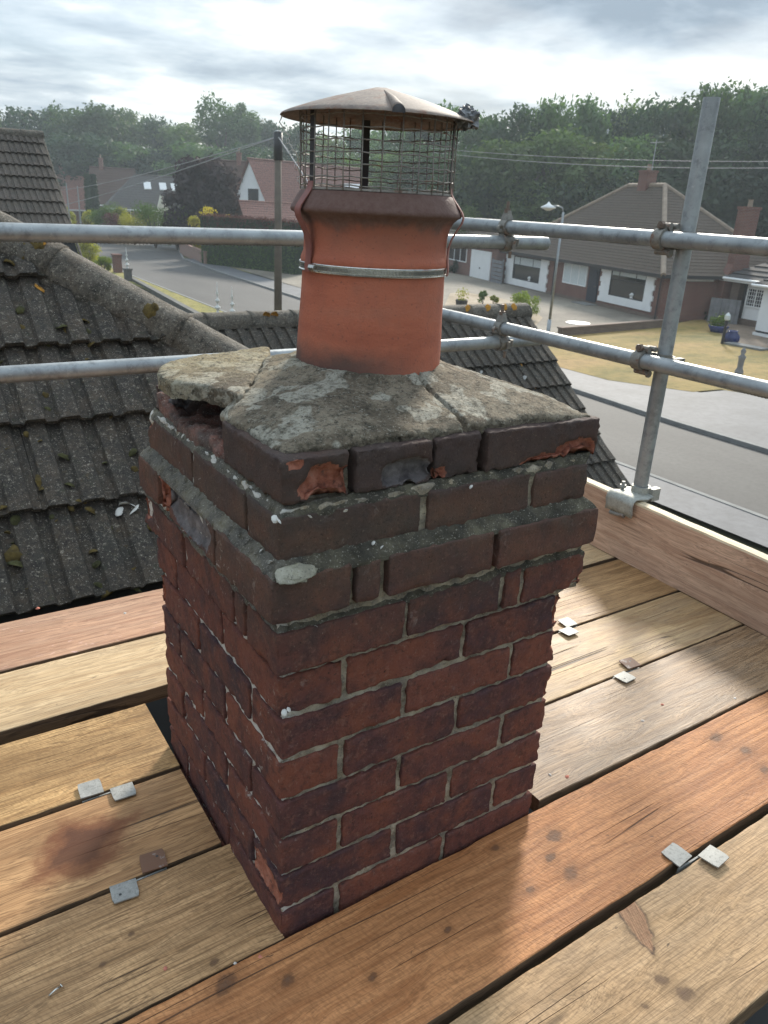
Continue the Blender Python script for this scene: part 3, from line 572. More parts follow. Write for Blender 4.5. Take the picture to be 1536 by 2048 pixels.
def bush(name, P, w, h, mat, seed, label, cat='bush', leaf=.05, n=16, per=260, group=None, d=None, stemmed=False):
    rs = random.Random(seed); bl = []; d = d or w
    for i in range(n):
        a = rs.uniform(0, 6.283); q = math.sqrt(rs.random()); z = rs.uniform(.22, .8)
        k = .36 * math.sqrt(max(.1, 1 - ((z - .42) / .62) ** 2))
        bl.append(((w * k * q * math.cos(a), d * k * q * math.sin(a), h * z), min(w, h, d) * rs.uniform(.16, .24)))
    t = thing(name, label, cat, (P[0], P[1], G), 0, group)
    obj('foliage', leaf_cloud('foliage', bl, per, leaf, seed, mat), t, (0, 0, 0), local=True)
    mb = MB()
    for i in range(5):
        a = i * 1.26; mb.tube([(0, 0, 0), (.1 * w * math.cos(a), .1 * d * math.sin(a), h * .4), (.2 * w * math.cos(a), .2 * d * math.sin(a), h * .7)], [.02 * w, .013 * w, .004 * w], 5)
    obj('stem', mb.me('stem', M['bark']), t, (0, 0, 0), local=True); return t
# ------------------------------------------------------------------ far houses
M['pinkroof'] = m_tile('pink_tile_roof', (.30, .135, .105), .0, .15); M['brownroof'] = m_tile('brown_tile_roof', (.115, .055, .042), .0, .1); M['greyroof'] = m_tile('grey_tile_roof', (.11, .105, .105), .0, .12)
M['bungroof'] = m_tile('weathered_plain_tile_roof', (.125, .088, .062), .15, .22); M['slateroof'] = m_tile('dark_concrete_tile_roof', (.05, .05, .054), .1, .3)
M['wallbrick'] = m_wallbrick('red_wall_brick', (.20, .065, .042), (.15, .045, .032)); M['white'] = m_plain('white_paint', (.82, .82, .80), .55, 0, .05, 2); M['cream'] = m_plain('cream_render', (.66, .63, .50), .8, 0, .08, 1)
M['glass'] = m_glass('window_glass'); M['dark'] = m_plain('dark_joinery', (.03, .028, .028), .5); M['lead'] = m_plain('ridge_tile_clay', (.27, .21, .155), .85, 0, .25, 3); M['blind'] = m_plain('pale_blind', (.56, .60, .59), .6)
M['navy'] = m_plain('navy_paint', (.018, .024, .040), .35); M['brownwall'] = m_wallbrick('brown_wall_brick', (.16, .10, .07), (.12, .075, .055))
def hexv(u, v, z): return (u, v, z)
def roof_courses(mb, a, b, c, d, n, lift=.03, mi=0):
    """a plane of stepped tile courses: a-b is the eave, d-c the top edge"""
    a, b, c, d = map(Vector, (a, b, c, d)); nr = (b - a).cross(d - a).normalized()
    if nr.z < 0: nr = -nr
    for i in range(n):
        f0, f1 = i / n, (i + 1) / n
        p0 = a.lerp(d, f0) + nr * lift; p1 = b.lerp(c, f0) + nr * lift; q0 = a.lerp(d, f1); q1 = b.lerp(c, f1)
        e0 = a.lerp(d, f0); e1 = b.lerp(c, f0)
        mb.add([p0, p1, q1, q0], [(0, 1, 2, 3)], mi); mb.add([e0, e1, p1, p0], [(0, 1, 2, 3)], mi)
def window(parent, u0, u1, z0, z1, v, panes=2, frame=None, glass=None, top=0.0, transom=.0):
    """front-facing (toward local -y) window: frame, panes and sill standing proud of the wall at depth v"""
    fr = MB(); t = min(.07, (u1 - u0) * .06)
    fr.box(u0, u1, v - .05, v + .03, z0, z0 + t); fr.box(u0, u1, v - .05, v + .03, z1 - t, z1); fr.box(u0, u0 + t, v - .05, v + .03, z0 + t, z1 - t); fr.box(u1 - t, u1, v - .05, v + .03, z0 + t, z1 - t)
    wd = (u1 - u0 - t) / panes
    for k in range(1, panes): fr.box(u0 + k * wd, u0 + k * wd + t, v - .045, v + .03, z0 + t, z1 - t)
    if transom: zt = z1 - (z1 - z0) * transom; fr.box(u0 + t, u1 - t, v - .042, v + .03, zt - t / 2, zt + t / 2)
    o = obj('window', fr.me('window', frame or M['white']), parent, (0, 0, 0), local=True)
    for k in range(panes):
        g = MB().box(u0 + t + k * wd - (0 if k == 0 else 0), u0 + (k + 1) * wd, v - .012, v + .012, z0 + t, z1 - t)
        obj('pane', g.me('pane', glass or M['glass']), o, (0, 0, 0), local=True)
    return o
def house(label, P, yaw, L, W, eave, ridge, wallm, roofm, kind='gable', wins=(), chims=(), lean=0.0, name='house', over=.35, courses=14, group=None):
    """local x along the front, y away from the viewer; the ridge runs along x"""
    t = thing(name, label, 'house', (P[0], P[1], G), yaw, group)
    w = MB(); w.box(0, L, 0, W, 0, eave)
    if kind == 'gable':
        for x0, x1 in ((0, .25), (L - .25, L)): w.add([(x0, 0, eave), (x1, 0, eave), (x1, W, eave), (x0, W, eave), (x0, W / 2, ridge - .15), (x1, W / 2, ridge - .15)], [(0, 1, 5, 4), (2, 3, 4, 5), (0, 4, 3), (1, 2, 5)])
    obj('wall', w.me('wall', wallm), t, (0, 0, 0), local=True)
    r = MB(); s = over; dz = (ridge - eave) / (W / 2) * s; ez = eave - dz + .02
    if kind == 'gable':
        roof_courses(r, (-s, -s, ez), (L + s, -s, ez), (L + s, W / 2, ridge), (-s, W / 2, ridge), courses); roof_courses(r, (L + s, W + s, ez), (-s, W + s, ez), (-s, W / 2, ridge), (L + s, W / 2, ridge), courses)
        rd = (-s, L + s)
    else:
        hw = W / 2
        roof_courses(r, (-s, -s, ez), (L + s, -s, ez), (L - hw, hw, ridge), (hw, hw, ridge), courses); roof_courses(r, (L + s, W + s, ez), (-s, W + s, ez), (hw, hw, ridge), (L - hw, hw, ridge), courses)
        roof_courses(r, (-s, W + s, ez), (-s, -s, ez), (hw, hw, ridge), (hw, hw + .01, ridge), courses); roof_courses(r, (L + s, -s, ez), (L + s, W + s, ez), (L - hw, hw + .01, ridge), (L - hw, hw, ridge), courses)
        rd = (hw, L - hw)
    ro = obj('roof', r.me('roof', roofm), t, (0, 0, 0), local=True)
    obj('ridge', MB().tube([(rd[0], W / 2, ridge), (rd[1], W / 2, ridge)], .12, 8).me('ridge', roofm), ro, (0, 0, 0), local=True)
    b = MB(); b.box(-s, L + s, -s - .05, -s, ez - .16, ez + .02); 
    obj('gutter', b.me('gutter', M['white']), t, (0, 0, 0), local=True)
    for (x, z0, z1, wd) in chims:
        ch = MB(); ch.box(x - wd / 2, x + wd / 2, W / 2 - wd / 2, W / 2 + wd / 2, z0, z1); ch.box(x - wd / 2 - .06, x + wd / 2 + .06, W / 2 - wd / 2 - .06, W / 2 + wd / 2 + .06, z1, z1 + .15)
        co = obj('chimney', ch.me('chimney', M['wallbrick']), ro, (0, 0, 0), local=True)
        ch2 = MB().lathe([(.13, 0), (.11, .35), (.14, .4), (.14, .45)], 10, c=(x, W / 2, z1 + .15)); obj('chimney_pot', ch2.me('chimney_pot', M['lead']), t, (0, 0, 0), local=True)
    for wn in wins: window(t, *wn)
    return t
def yaw_facing(P, off=0.0):
    """yaw whose local +y points away from the camera"""
    a = math.atan2(P[1] - CAM_P[1], P[0] - CAM_P[0]); return a - math.pi / 2 + off
def hx(px, d): return far(px, d)
P = hx(100, 138); house('small pink tiled house at the left end of the far row, beside the dark conifers', P, yaw_facing(P, .35), 7.0, 6, 2.6, 7.0, M['wallbrick'], M['pinkroof'], chims=((3.2, 6.4, 8.3, .6),), wins=((1.2, 2.8, 1, 2.1, 0, 2), (4.2, 5.8, 1, 2.1, 0, 2)))
P = hx(182, 132); house('dark red roofed house just right of the two dark conifers', P, yaw_facing(P, -.1), 6, 7, 3.6, 8.4, M['wallbrick'], M['brownroof'], 'gable', chims=((1.4, 7.8, 9.6, .6),))
P = hx(212, 118); h3 = house('long grey roofed house with three skylights and a cream gable', P, yaw_facing(P, .05), 13.5, 8, 3.3, 7.4, M['brownwall'], M['greyroof'], 'hip', wins=((1.2, 3.0, 1.3, 2.7, 0, 2), (8.2, 9.6, 1.3, 2.7, 0, 2)))
for k, u in enumerate((5.2, 7.3, 8.9)):
    sk = MB(); V = [(u, 2.2, 5.56), (u + .95, 2.2, 5.56), (u + .95, 3.1, 6.48), (u, 3.1, 6.48)]; V = [(a, b - .12, c + .12) for a, b, c in V]
    sk.add(V + [(a, b + .1, c - .1) for a, b, c in V], [(0, 1, 2, 3), (0, 4, 5, 1), (1, 5, 6, 2), (2, 6, 7, 3), (3, 7, 4, 0)]); obj('skylight', sk.me('skylight', M['white']), h3, (0, 0, 0), local=True)
gb = MB(); gb.box(6.4, 8.0, -1.2, 0, 0, 3.0); gb.add([(6.4, -1.2, 3.0), (8.0, -1.2, 3.0), (7.2, -1.2, 5.0), (6.4, 1.6, 3.0), (8.0, 1.6, 3.0), (7.2, 1.6, 5.0)], [(0, 1, 2), (0, 2, 5, 3), (1, 4, 5, 2)])
obj('porch_gable', gb.me('porch_gable', M['cream']), h3, (0, 0, 0), local=True)
P = hx(392, 96); h4 = house('tall steep dark red house partly hidden behind the purple tree', P, yaw_facing(P, -.12), 6.8, 8, 2.6, 9.1, M['wallbrick'], M['brownroof'], 'gable', chims=((4.6, 8.4, 9.9, .55),), courses=20)
P = hx(540, 92); h5 = house('white gabled house with a long steep pink roof seen behind the telegraph pole', P, yaw_facing(P, .62), 17, 7.5, 4.3, 9.3, M['white'], M['pinkroof'], 'gable', courses=22)
gw = MB(); gw.box(-.05, -.02, 2.2, 4.2, 4.4, 6.2)
for k in range(3): gw.box(-.09, -.05, 2.2 + .62 * k, 2.28 + .62 * k, 4.4, 6.2)
obj('window', gw.me('window', M['dark']), h5, (0, 0, 0), local=True)
dg = MB(); dg.box(11.4, 14.0, -.8, 2.2, 4.2, 5.6); dg.add([(11.2, -.9, 5.6), (14.2, -.9, 5.6), (12.7, -.9, 7.4), (11.2, 3.2, 5.6), (14.2, 3.2, 5.6), (12.7, 3.2, 7.4)], [(0, 1, 2), (0, 2, 5, 3), (1, 4, 5, 2)])
obj('dormer', dg.me('dormer', M['white']), h5, (0, 0, 0), local=True)
P = hx(494, 80); house('low pink roofed garage in front of the white gabled house', P, yaw_facing(P, .2), 9, 5, 3.4, 4.9, M['wallbrick'], M['pinkroof'], 'gable', name='garage', courses=8)
# garden planting on the far side of the road
CON = leaf_cloud('foliage', [((0, 0, z), .55 * (1 - .25 * abs(z - 2.6) / 2.6)) for z in np.linspace(.4, 6.2, 13)], 420, .10, 31, M['leafD'])
for px, lab in ((176, 'left one of two narrow dark conifers'), (188, 'right one of two narrow dark conifers')):
    P = far(px, 112); t = thing('conifer', lab, 'tree', tuple(P), 0, 'pair of columnar conifers'); o = obj('crown', CON, t, (0, 0, 0), local=True); o.scale = (1.15, 1.15, 1.08)
    obj('trunk', MB().tube([(0, 0, 0), (0, 0, 2)], .12, 6).me('trunk', M['bark']), t, (0, 0, 0), local=True)
bush('bush', far(206, 96), 3.8, hgt(far(206, 96), 392), M['leafG'], 41, 'round bright green clipped bush beside the road end', leaf=.07, n=22, per=420)
bush('bush', far(232, 97), 2.6, hgt(far(232, 97), 398), M['leafYG'], 42, 'yellow green bush right behind the round clipped one', leaf=.07)
for k, (px, d, w, h, mt, lab) in enumerate([(262, 90, 4.5, 411, 'leafYG', 'yellow green hedge clump left of the pale garden shrubs'), (305, 86, 5.0, 402, 'leafG', 'loose green shrub right of the yellow green hedge clump'), (350, 84, 5.0, 404, 'leafG', 'widest loose green shrub under the purple tree'), (226, 92, 3.6, 420, 'leafP', 'low reddish brown shrub below the round bush'), (396, 72, 2.1, 414, 'leafYG', 'small upright yellow green shrub left of the golden one'), (172, 100, 2.0, 410, 'leafYG', 'little yellow shrub at the foot of the conifers'), (128, 92, 2.0, 396, 'leafYG', 'light green bush at the edge of the mossy roof')]):
    bush('shrub', far(px, d), w, hgt(far(px, d), h), M[mt], 50 + k, lab, 'shrub', leaf=.07, n=18, per=320)
bush('shrub', far(431, 72), 3.4, hgt(far(431, 72), 382), M['leafY'], 61, 'golden yellow shrub glowing above the purple hedge', 'shrub', leaf=.13, n=13, per=80)
bush('shrub', far(716, 86), 3.5, 6.3, M['leafYG'], 62, 'lime yellow tree top seen through the cowl mesh', 'shrub', leaf=.10, n=12, per=200)
bush('shrub', at(178, 535), 2.0, 2.0, M['leafYG'], 63, 'yellow flowering bush behind the hip tiles at the near side of the road', 'shrub', leaf=.05, n=16, per=300)
bush('shrub', at(208, 545), 1.5, 1.2, M['leafG'], 64, 'small green bush at the foot of the yellow flowering one', 'shrub', leaf=.045, n=12, per=240)
bush('shrub', far(950, 72), 4.6, 6.2, M['leafB'], 65, 'pale green rounded tree top left of the rail coupler, in front of the wood', 'shrub', leaf=.08, n=14, per=260)
tb = far(408, 84); t = thing('copper_beech', 'wide dark purple leaved tree in front of the red house', 'tree', tuple(tb))
cb = obj('crown', leaf_cloud('crown', crown_blobs(77, 80, 'wide'), 240, .022, 77, M['leafP']), t, (0, 0, 0), local=True); cb.scale = (8.6, 8.6, hgt(tb, 322))
tk = obj('trunk', trunk_mesh('trunk', 77, .3), t, (0, 0, 0), local=True); tk.scale = (8, 8, 7)
def hedge(label, a, b, w, h, mat, topmat, seed, leaf=.06, dens=70):
    a = Vector((a[0], a[1], 0)); b = Vector((b[0], b[1], 0)); L = (b - a).length; d = (b - a).normalized()
    t = thing('hedge', label, 'hedge', (a.x, a.y, G), math.atan2(d.y, d.x)); rs = np.random.RandomState(seed)
    core = MB(); core.box(.1, L - .1, -w / 2 + .12, w / 2 - .12, 0, h - .12); obj('inner_growth', core.me('inner_growth', M['leafD']), t, (0, 0, 0), local=True)
    def shell(nm, mt, zlo, zhi, sd):
        bl = []
        for x in np.arange(.25, L - .1, .5):
            for z in np.arange(zlo, zhi + .01, .5):
                for s in (-1, 1): bl.append(((x + rs.uniform(-.15, .15), s * (w / 2 - .18), z), .34))
            if zhi >= h - .3: bl += [((x, yy, h - .22), .34) for yy in np.arange(-w / 2 + .3, w / 2 - .2, .5)]
        obj(nm, leaf_cloud(nm, bl, dens, leaf, sd, mt), t, (0, 0, 0), local=True)
    if topmat is not None: shell('foliage', mat, .25, h - 1.0, seed); shell('purple_top', topmat, h - .75, h - .25, seed + 1)
    else: shell('foliage', mat, .25, h - .25, seed)
    return t
hedge('high clipped green hedge with a dark purple top along the side road', at(604, 552), at(415, 528), 1.6, hgt(at(520, 541), 436), M['leafA'], M['leafP'], 80)
# walls and piers by the road
M['stone'] = m_plain('grey_wall', (.12, .115, .105), .9, 0, .3, 2); M['redwall'] = m_wallbrick('pinkish_brick', (.36, .20, .15), (.30, .16, .12))
def wall(label, a, b, th, h, m, name='garden_wall', cop=None):
    a = Vector((a[0], a[1], 0)); b = Vector((b[0], b[1], 0)); d = b - a; t = thing(name, label, 'wall', (a.x, a.y, G), math.atan2(d.y, d.x))
    obj('wall_body', MB().box(0, d.length, -th / 2, th / 2, 0, h).me('wall_body', m), t, (0, 0, 0), local=True)
    obj('coping', MB().box(-.04, d.length + .04, -th / 2 - .04, th / 2 + .04, h, h + .07).me('coping', cop or m), t, (0, 0, 0), local=True); return t
wall('low grey garden wall beside the grass verge, ending at a pier with a pale finial', at(262, 562), at(400, 640), .2, .2, M['stone'])
wall('low pinkish brick wall at the left end of the clipped hedge', at(412, 530), at(362, 508), .22, 1.0, M['redwall'])
wall('low brick retaining wall between the bungalow drive and the dry lawn', at(1118, 676), at(1322, 658), .25, .42, M['brownwall'], cop=M['brownwall'])
M['palefin'] = m_plain('pale_metal_finial', (.66, .66, .62), .45, .3)
FINM = MB().lathe([(.10, 0), (.05, .06), (.05, .14), (.13, .2), (.13, .25), (.04, .32), (.04, .42), (.10, .5), (.10, .54), (.03, .62), (.03, .74), (.07, .82), (.02, .92), (.015, 1.25), (0.002, 1.3)], 14).me('finial', M['palefin'], True)
for (x, y), ph, s, lab in (((257, 565), .75, .95, 'pale spiked finial on the dark pier at the end of the grey wall'), ((437, 668), .75, .95, 'left one of two pale spiked finials on dark piers behind the mossy ridge'), ((466, 672), .7, .9, 'right one of two pale spiked finials on dark piers behind the mossy ridge')):
    P = at(x, y); t = thing('gate_pier', lab.replace('pale spiked finial on', 'pier with a pale spiked finial,').replace('pale spiked finials on', 'piers with pale spiked finials,') if False else lab, 'gate pier', tuple(P))
    obj('pier', MB().box(-.2, .2, -.2, .2, 0, ph).box(-.25, .25, -.25, .25, ph, ph + .1).me('pier', M['stone']), t, (0, 0, 0), local=True)
    o = obj('finial', FINM, t, (0, 0, ph + .1), local=True); o.scale = (s, s, s)
P = at(236, 548); t = thing('gate_pier', 'short red brick gate pier beside the yellow flowering bush', 'gate pier', tuple(P)); obj('pier', MB().box(-.25, .25, -.25, .25, 0, 1.2).box(-.3, .3, -.3, .3, 1.2, 1.3).me('pier', M['wallbrick']), t, (0, 0, 0), local=True)

# ------------------------------------------------------------------ brown-roofed bungalow across the road
A1 = np.array([40.6, 45.4]); B1 = np.array([36.0, 27.3]); u1 = (B1 - A1) / np.linalg.norm(B1 - A1); v1 = np.array([-u1[1], u1[0]]); L1 = np.linalg.norm(B1 - A1)
bung = thing('bungalow', 'brown roofed brick bungalow with two white framed picture windows across the road', 'house', (A1[0], A1[1], G), math.atan2(u1[1], u1[0]))
def fz(px, y, v=0.0):
    Pq = onplane(px, y, (A1[0] + v1[0] * v, A1[1] + v1[1] * v, 0), np.array([v1[0], v1[1], 0])); return float(np.dot(Pq[:2] - A1, u1)), float(Pq[2] - G)
WD = 8.6; EV = 2.62
def part(nm, mb, m, parent=bung, **k): return obj(nm, mb.me(nm, m), parent, (0, 0, 0), local=True, **k)
part('wall', MB().box(0, L1, .02, WD, -.2, EV), M['wallbrick'])
hw = WD / 2; RZ = fz(1295, 371, WD / 2)[1]; RL = fz(1258, 369, WD / 2)[0]; RR = fz(1330, 373, WD / 2)[0]
r = MB(); s = .45; ez = EV - .1
uL = RL - 2.6; uR = RR
roof_courses(r, (-s, -s, ez), (L1 + s, -s, ez), (uR, hw, RZ), (uL + 2.6, hw, RZ), 30, .018); roof_courses(r, (L1 + s, -s, ez), (L1 + s, WD + s, ez), (uR, hw + .01, RZ), (uR, hw, RZ), 30, .018)
roof_courses(r, (-s, WD + s, ez), (-s, -s, ez), (uL + 2.6, hw, RZ), (uL + 2.6, hw + .01, RZ), 30, .035); roof_courses(r, (L1 + s, WD + s, ez), (-s, WD + s, ez), (uL + 2.6, hw, RZ), (uR, hw, RZ), 30, .035)
bro = part('roof', r, M['bungroof'])
for a, b in (((uL + 2.6, hw, RZ), (uR, hw, RZ)), ((L1 + s, -s, ez), (uR, hw, RZ)), ((-s, -s, ez), (uL + 2.6, hw, RZ)), ((L1 + s, WD + s, ez), (uR, hw, RZ))):
    obj('hip_tile', MB().tube([a, Vector(a).lerp(Vector(b), .5), b], .15, 8).me('hip_tile', M['lead']), bro, (0, 0, 0), local=True)
cx = (uL + 2.6 + uR) / 2
ch = obj('chimney', MB().box(cx - .45, cx + .45, hw - .35, hw + .35, RZ - .4, RZ + .75).box(cx - .5, cx + .5, hw - .4, hw + .4, RZ + .75, RZ + .88).me('chimney', M['wallbrick']), bro, (0, 0, 0), local=True)
part('chimney_pot', MB().lathe([(.14, 0), (.12, .3), (.15, .36)], 10, c=(cx, hw, RZ + .88)), M['lead'])
ae = MB().tube([(cx + .3, hw, RZ + .8), (cx + .3, hw, RZ + 2.6)], .03, 6)
for k in range(5): ae.tube([(cx + .3 - .4, hw - .1, RZ + 2.45), (cx + .3 + .9, hw - .1, RZ + 2.45)], .015, 5) if k == 0 else ae.tube([(cx - .1 + .25 * k, hw - .35, RZ + 2.46), (cx - .1 + .25 * k, hw + .15, RZ + 2.46)], .012, 5)
part('aerial', ae, M['galv'])
part('barge_end', MB().box(L1 + .02, L1 + .06, 1.2, 3.3, EV - .42, EV - .12), M['white'])
part('fascia', MB().box(-s, L1 + s, -s - .03, -s, ez - .18, ez + .02).box(L1 + s, L1 + s + .03, -s, WD * .42, ez - .18, ez + .02), M['dark'])
part('downpipe', MB().tube([(fz(1110, 545)[0], -.08, 0), (fz(1110, 545)[0], -.08, EV - .2)], .04, 6), M['dark']); part('downpipe', MB().tube([(L1 - .12, -.08, 0), (L1 - .12, -.08, EV - .2)], .04, 6), M['dark'])
part('plinth', MB().box(-.03, L1 + .03, -.03, .02, -.2, .28), M['brownwall'])
def picture_window(px0, px1, yt0, yt1, yb0, yb1, wx0, wx1, blind):
    """white rendered surround with toothed edges, dark frame, panes, top lights"""
    u0, zt = fz(px0, yt0); u1_, _ = fz(px1, yt1); _, zb = fz(px0, yb0)
    zt = min(zt, EV - .12); zb = max(.18, zb)
    g0, _ = fz(wx0, yt0); g1, _ = fz(wx1, yt1); gz0 = zb + .45; gz1 = zt - .02
    sr = MB(); sr.box(u0, g0, -.06, .02, zb, zt); sr.box(g1, u1_, -.06, .02, zb, zt); sr.box(g0, g1, -.06, .02, zb, gz0)
    n = 7; st = (zt - zb) / n
    for k in range(n):
        if k % 2 == 0: sr.box(u0 - .13, u0, -.058, .02, zb + k * st, zb + (k + 1) * st); sr.box(u1_, u1_ + .13, -.058, .02, zb + k * st, zb + (k + 1) * st)
    so = part('window_surround', sr, M['white'])
    fr = MB(); t = .07
    fr.box(g0, g1, -.03, .015, gz0, gz0 + t); fr.box(g0, g1, -.03, .015, gz1 - t, gz1); fr.box(g0, g0 + t, -.028, .015, gz0 + t, gz1 - t); fr.box(g1 - t, g1, -.028, .015, gz0 + t, gz1 - t)
    zt2 = gz0 + (gz1 - gz0) * .62; fr.box(g0 + t, g1 - t, -.026, .015, zt2 - .04, zt2 + .04)
    w3 = [g0 + t, g0 + (g1 - g0) * .24, g0 + (g1 - g0) * .72, g1 - t]
    for x in w3[1:3]: fr.box(x - .03, x + .03, -.024, .015, zt2 + .04, gz1 - t)
    wo = part('window', fr, M['dark'])
    obj('pane', MB().box(g0 + t, g1 - t, -.01, .012, gz0 + t, zt2 - .04).me('pane', M['glass']), wo, (0, 0, 0), local=True)
    for a, b in zip(w3, w3[1:]):
        h0 = zt2 + .04 if blind else gz1 - t - .3
        obj('pane', MB().box(a + .03, b - .03, -.012, .012, zt2 + .04, gz1 - t).me('pane', M['blind'] if blind else M['glass']), wo, (0, 0, 0), local=True)
        if not blind: obj('blind', MB().box(a + .04, b - .04, -.016, -.012, gz1 - t - .28, gz1 - t).me('blind', M['blind']), wo, (0, 0, 0), local=True)
    obj('ornament', MB().lathe([(.12, 0), (.08, .06), (.16, .2), (.05, .3)], 8, c=((g0 + g1) / 2 + .6, -.02, gz0 + t)).me('ornament', M['white']), wo, (0, 0, 0), local=True)
picture_window(1016, 1098, 508, 520, 570, 590, 1030, 1084, True)
picture_window(1208, 1312, 533, 548, 603, 622, 1226, 1296, False)
u0, _ = fz(1128, 545); u1_, _ = fz(1176, 545); window(bung, u0, u1_, 1.05, 2.35, -.01, 3, M['white'], M['blind'])
u0, _ = fz(1180, 545); u1_, _ = fz(1200, 545)
do = part('door', MB().box(u0, u1_, -.05, .02, .25, 2.4).box(u0 + .15, u1_ - .15, -.075, -.05, 1.3, 2.2), M['navy']); obj('handle', MB().tube([(u1_ - .15, -.07, 1.2), (u1_ - .15, -.12, 1.2), (u1_ - .3, -.12, 1.2)], .02, 6).me('handle', M['inox']), do, (0, 0, 0), local=True)
part('doorstep', MB().box(u0 - .3, u1_ + .3, -.9, -.03, -.1, .16), M['kerb'])
# garage wing at the left of the bungalow
gu0, _ = fz(870, 520); gu1, _ = fz(1001, 520)
part('garage_wall', MB().box(gu0, gu1, -.35, 6, -.2, 2.75), M['wallbrick'])
gr = MB(); roof_courses(gr, (gu0 - .3, -.7, 2.7), (gu1 + .2, -.7, 2.7), (gu1 + .2, 4, 4.6), (gu0 - .3, 4, 4.6), 12, .03); part('garage_roof', gr, M['bungroof'])
a, _ = fz(943, 520, -.35); b, _ = fz(983, 520, -.35)
gd = part('garage_door', MB().box(a, b, -.42, -.35, -.02, 2.25), M['white']); obj('handle', MB().box((a + b) / 2 - .06, (a + b) / 2 + .06, -.46, -.42, .85, .98).me('handle', M['dark']), gd, (0, 0, 0), local=True)
a, _ = fz(898, 500, -.35); b, _ = fz(935, 500, -.35); window(bung, a, b, 1.1, 2.4, -.36, 3)
a, _ = fz(986, 540, -.4); b, _ = fz(1008, 540, -.4)
gt = thing('slatted_gate', 'grey slatted side gate between the white garage door and the left picture window', 'gate', (A1[0] + u1[0] * a + v1[0] * -.5, A1[1] + u1[1] * a + v1[1] * -.5, G), math.atan2(u1[1], u1[0]))
M['greywood'] = m_plain('grey_timber', (.20, .20, .205), .8, 0, .3, 3)
obj('gate_frame', MB().box(0, .08, -.04, .04, 0, 1.9).box(b - a - .08, b - a, -.04, .04, 0, 1.9).me('gate_frame', M['greywood']), gt, (0, 0, 0), local=True)
sl = MB().box(.02, b - a - .02, -.07, -.04, 0, .24).me('slat', M['greywood'])
for k in range(6): obj('slat', sl, gt, (0, 0, .08 + .29 * k), local=True)
# side chimney and rear range of the bungalow
chs = MB(); v0 = 4.5
chs.box(L1, L1 + .55, v0 - .9, v0 + .9, -.2, 2.3); chs.add([(L1, v0 - .9, 2.3), (L1 + .55, v0 - .9, 2.3), (L1 + .55, v0 + .9, 2.3), (L1, v0 + .9, 2.3), (L1, v0 - .5, 3.2), (L1 + .55, v0 - .5, 3.2), (L1 + .55, v0 + .5, 3.2), (L1, v0 + .5, 3.2)], [(0, 1, 5, 4), (1, 2, 6, 5), (2, 3, 7, 6), (3, 0, 4, 7)])
chs.box(L1, L1 + .55, v0 - .5, v0 + .5, 3.2, 6.0); chs.box(L1 - .05, L1 + .6, v0 - .55, v0 + .55, 6.0, 6.15); part('side_chimney', chs, M['wallbrick'])
part('side_chimney_pot', MB().lathe([(.14, 0), (.12, .3), (.15, .36)], 10, c=(L1 + .27, v0, 6.15)), M['lead'])
part('rear_wall', MB().box(L1 - 6, L1 + 3, WD + .5, WD + 4, -.2, 2.5), M['wallbrick'])
rr = MB(); roof_courses(rr, (L1 - 1, WD + .3, 2.9), (L1 + 3.4, WD + .3, 2.9), (L1 + 3.4, WD + 3.5, 5.2), (L1 - 1, WD + 3.5, 5.2), 14, .03); part('rear_roof', rr, M['bungroof'])
# small things in its garden
P = at(1155, 651); o = obj('drain_cover', MB().lathe([(.62, 0), (.62, .03), (.5, .035)], 20, c=(0, 0, 0)).me('drain_cover', M['white']), None, (P[0], P[1], G + .115)); tag(o, 'round pale drain cover set in the bungalow drive', 'drain cover')
bush('shrub', at(1046, 640), 1.7, 1.6, M['leafG'], 71, 'rounded green shrub behind the capped end of the mossy ridge', 'shrub', leaf=.045, n=14, per=260)
bush('shrub', at(965, 612), .7, 1.0, M['leafG'], 72, 'small upright green plant in the gravel bed', 'plant', leaf=.04, n=8, per=120)
bush('shrub', at(986, 612), .6, .8, M['leafYG'], 73, 'smaller yellowish plant right of the upright one in the gravel bed', 'plant', leaf=.04, n=8, per=100)
P = at(922, 618); t = thing('planter', 'dark brown tub with dry stems in the gravel bed', 'planter', tuple(P)); obj('tub', MB().lathe([(.28, 0), (.36, .5), (.33, .52), (.3, .45)], 14).me('tub', M['dark']), t, (0, 0, 0), local=True)
obj('foliage', leaf_cloud('foliage', [((0, 0, .8), .4)], 160, .05, 74, M['leafYG']), t, (0, 0, 0), local=True)
bush('shrub', at(908, 548), 2.2, 1.3, M['leafD'], 75, 'low dark shrub below the garage side window', 'shrub', leaf=.05, n=10, per=200)

# ------------------------------------------------------------------ white bungalow at the right edge
A2 = at(1474, 652)[:2]; yaw2 = math.atan2(u1[1], u1[0]) + .10; u2 = np.array([math.cos(yaw2), math.sin(yaw2)]); v2 = np.array([-u2[1], u2[0]])
wb = thing('bungalow', 'white rendered bungalow with dark tiled roof and lattice window at the right edge', 'house', (A2[0], A2[1], G), yaw2)
def f2(px, y, v=0.0):
    Pq = onplane(px, y, (A2[0] + v2[0] * v, A2[1] + v2[1] * v, 0), np.array([v2[0], v2[1], 0])); return float(np.dot(Pq[:2] - A2, u2)), float(Pq[2] - G)
def part2(nm, mb, m, **k): return obj(nm, mb.me(nm, m), wb, (0, 0, 0), local=True, **k)
_, ev2 = f2(1500, 560, -.4)
part2('wall', MB().box(0, 9, .02, 8, .45, ev2), M['white']); part2('plinth', MB().box(-.02, 9, 0, 8, -.2, .45), M['brownwall'])
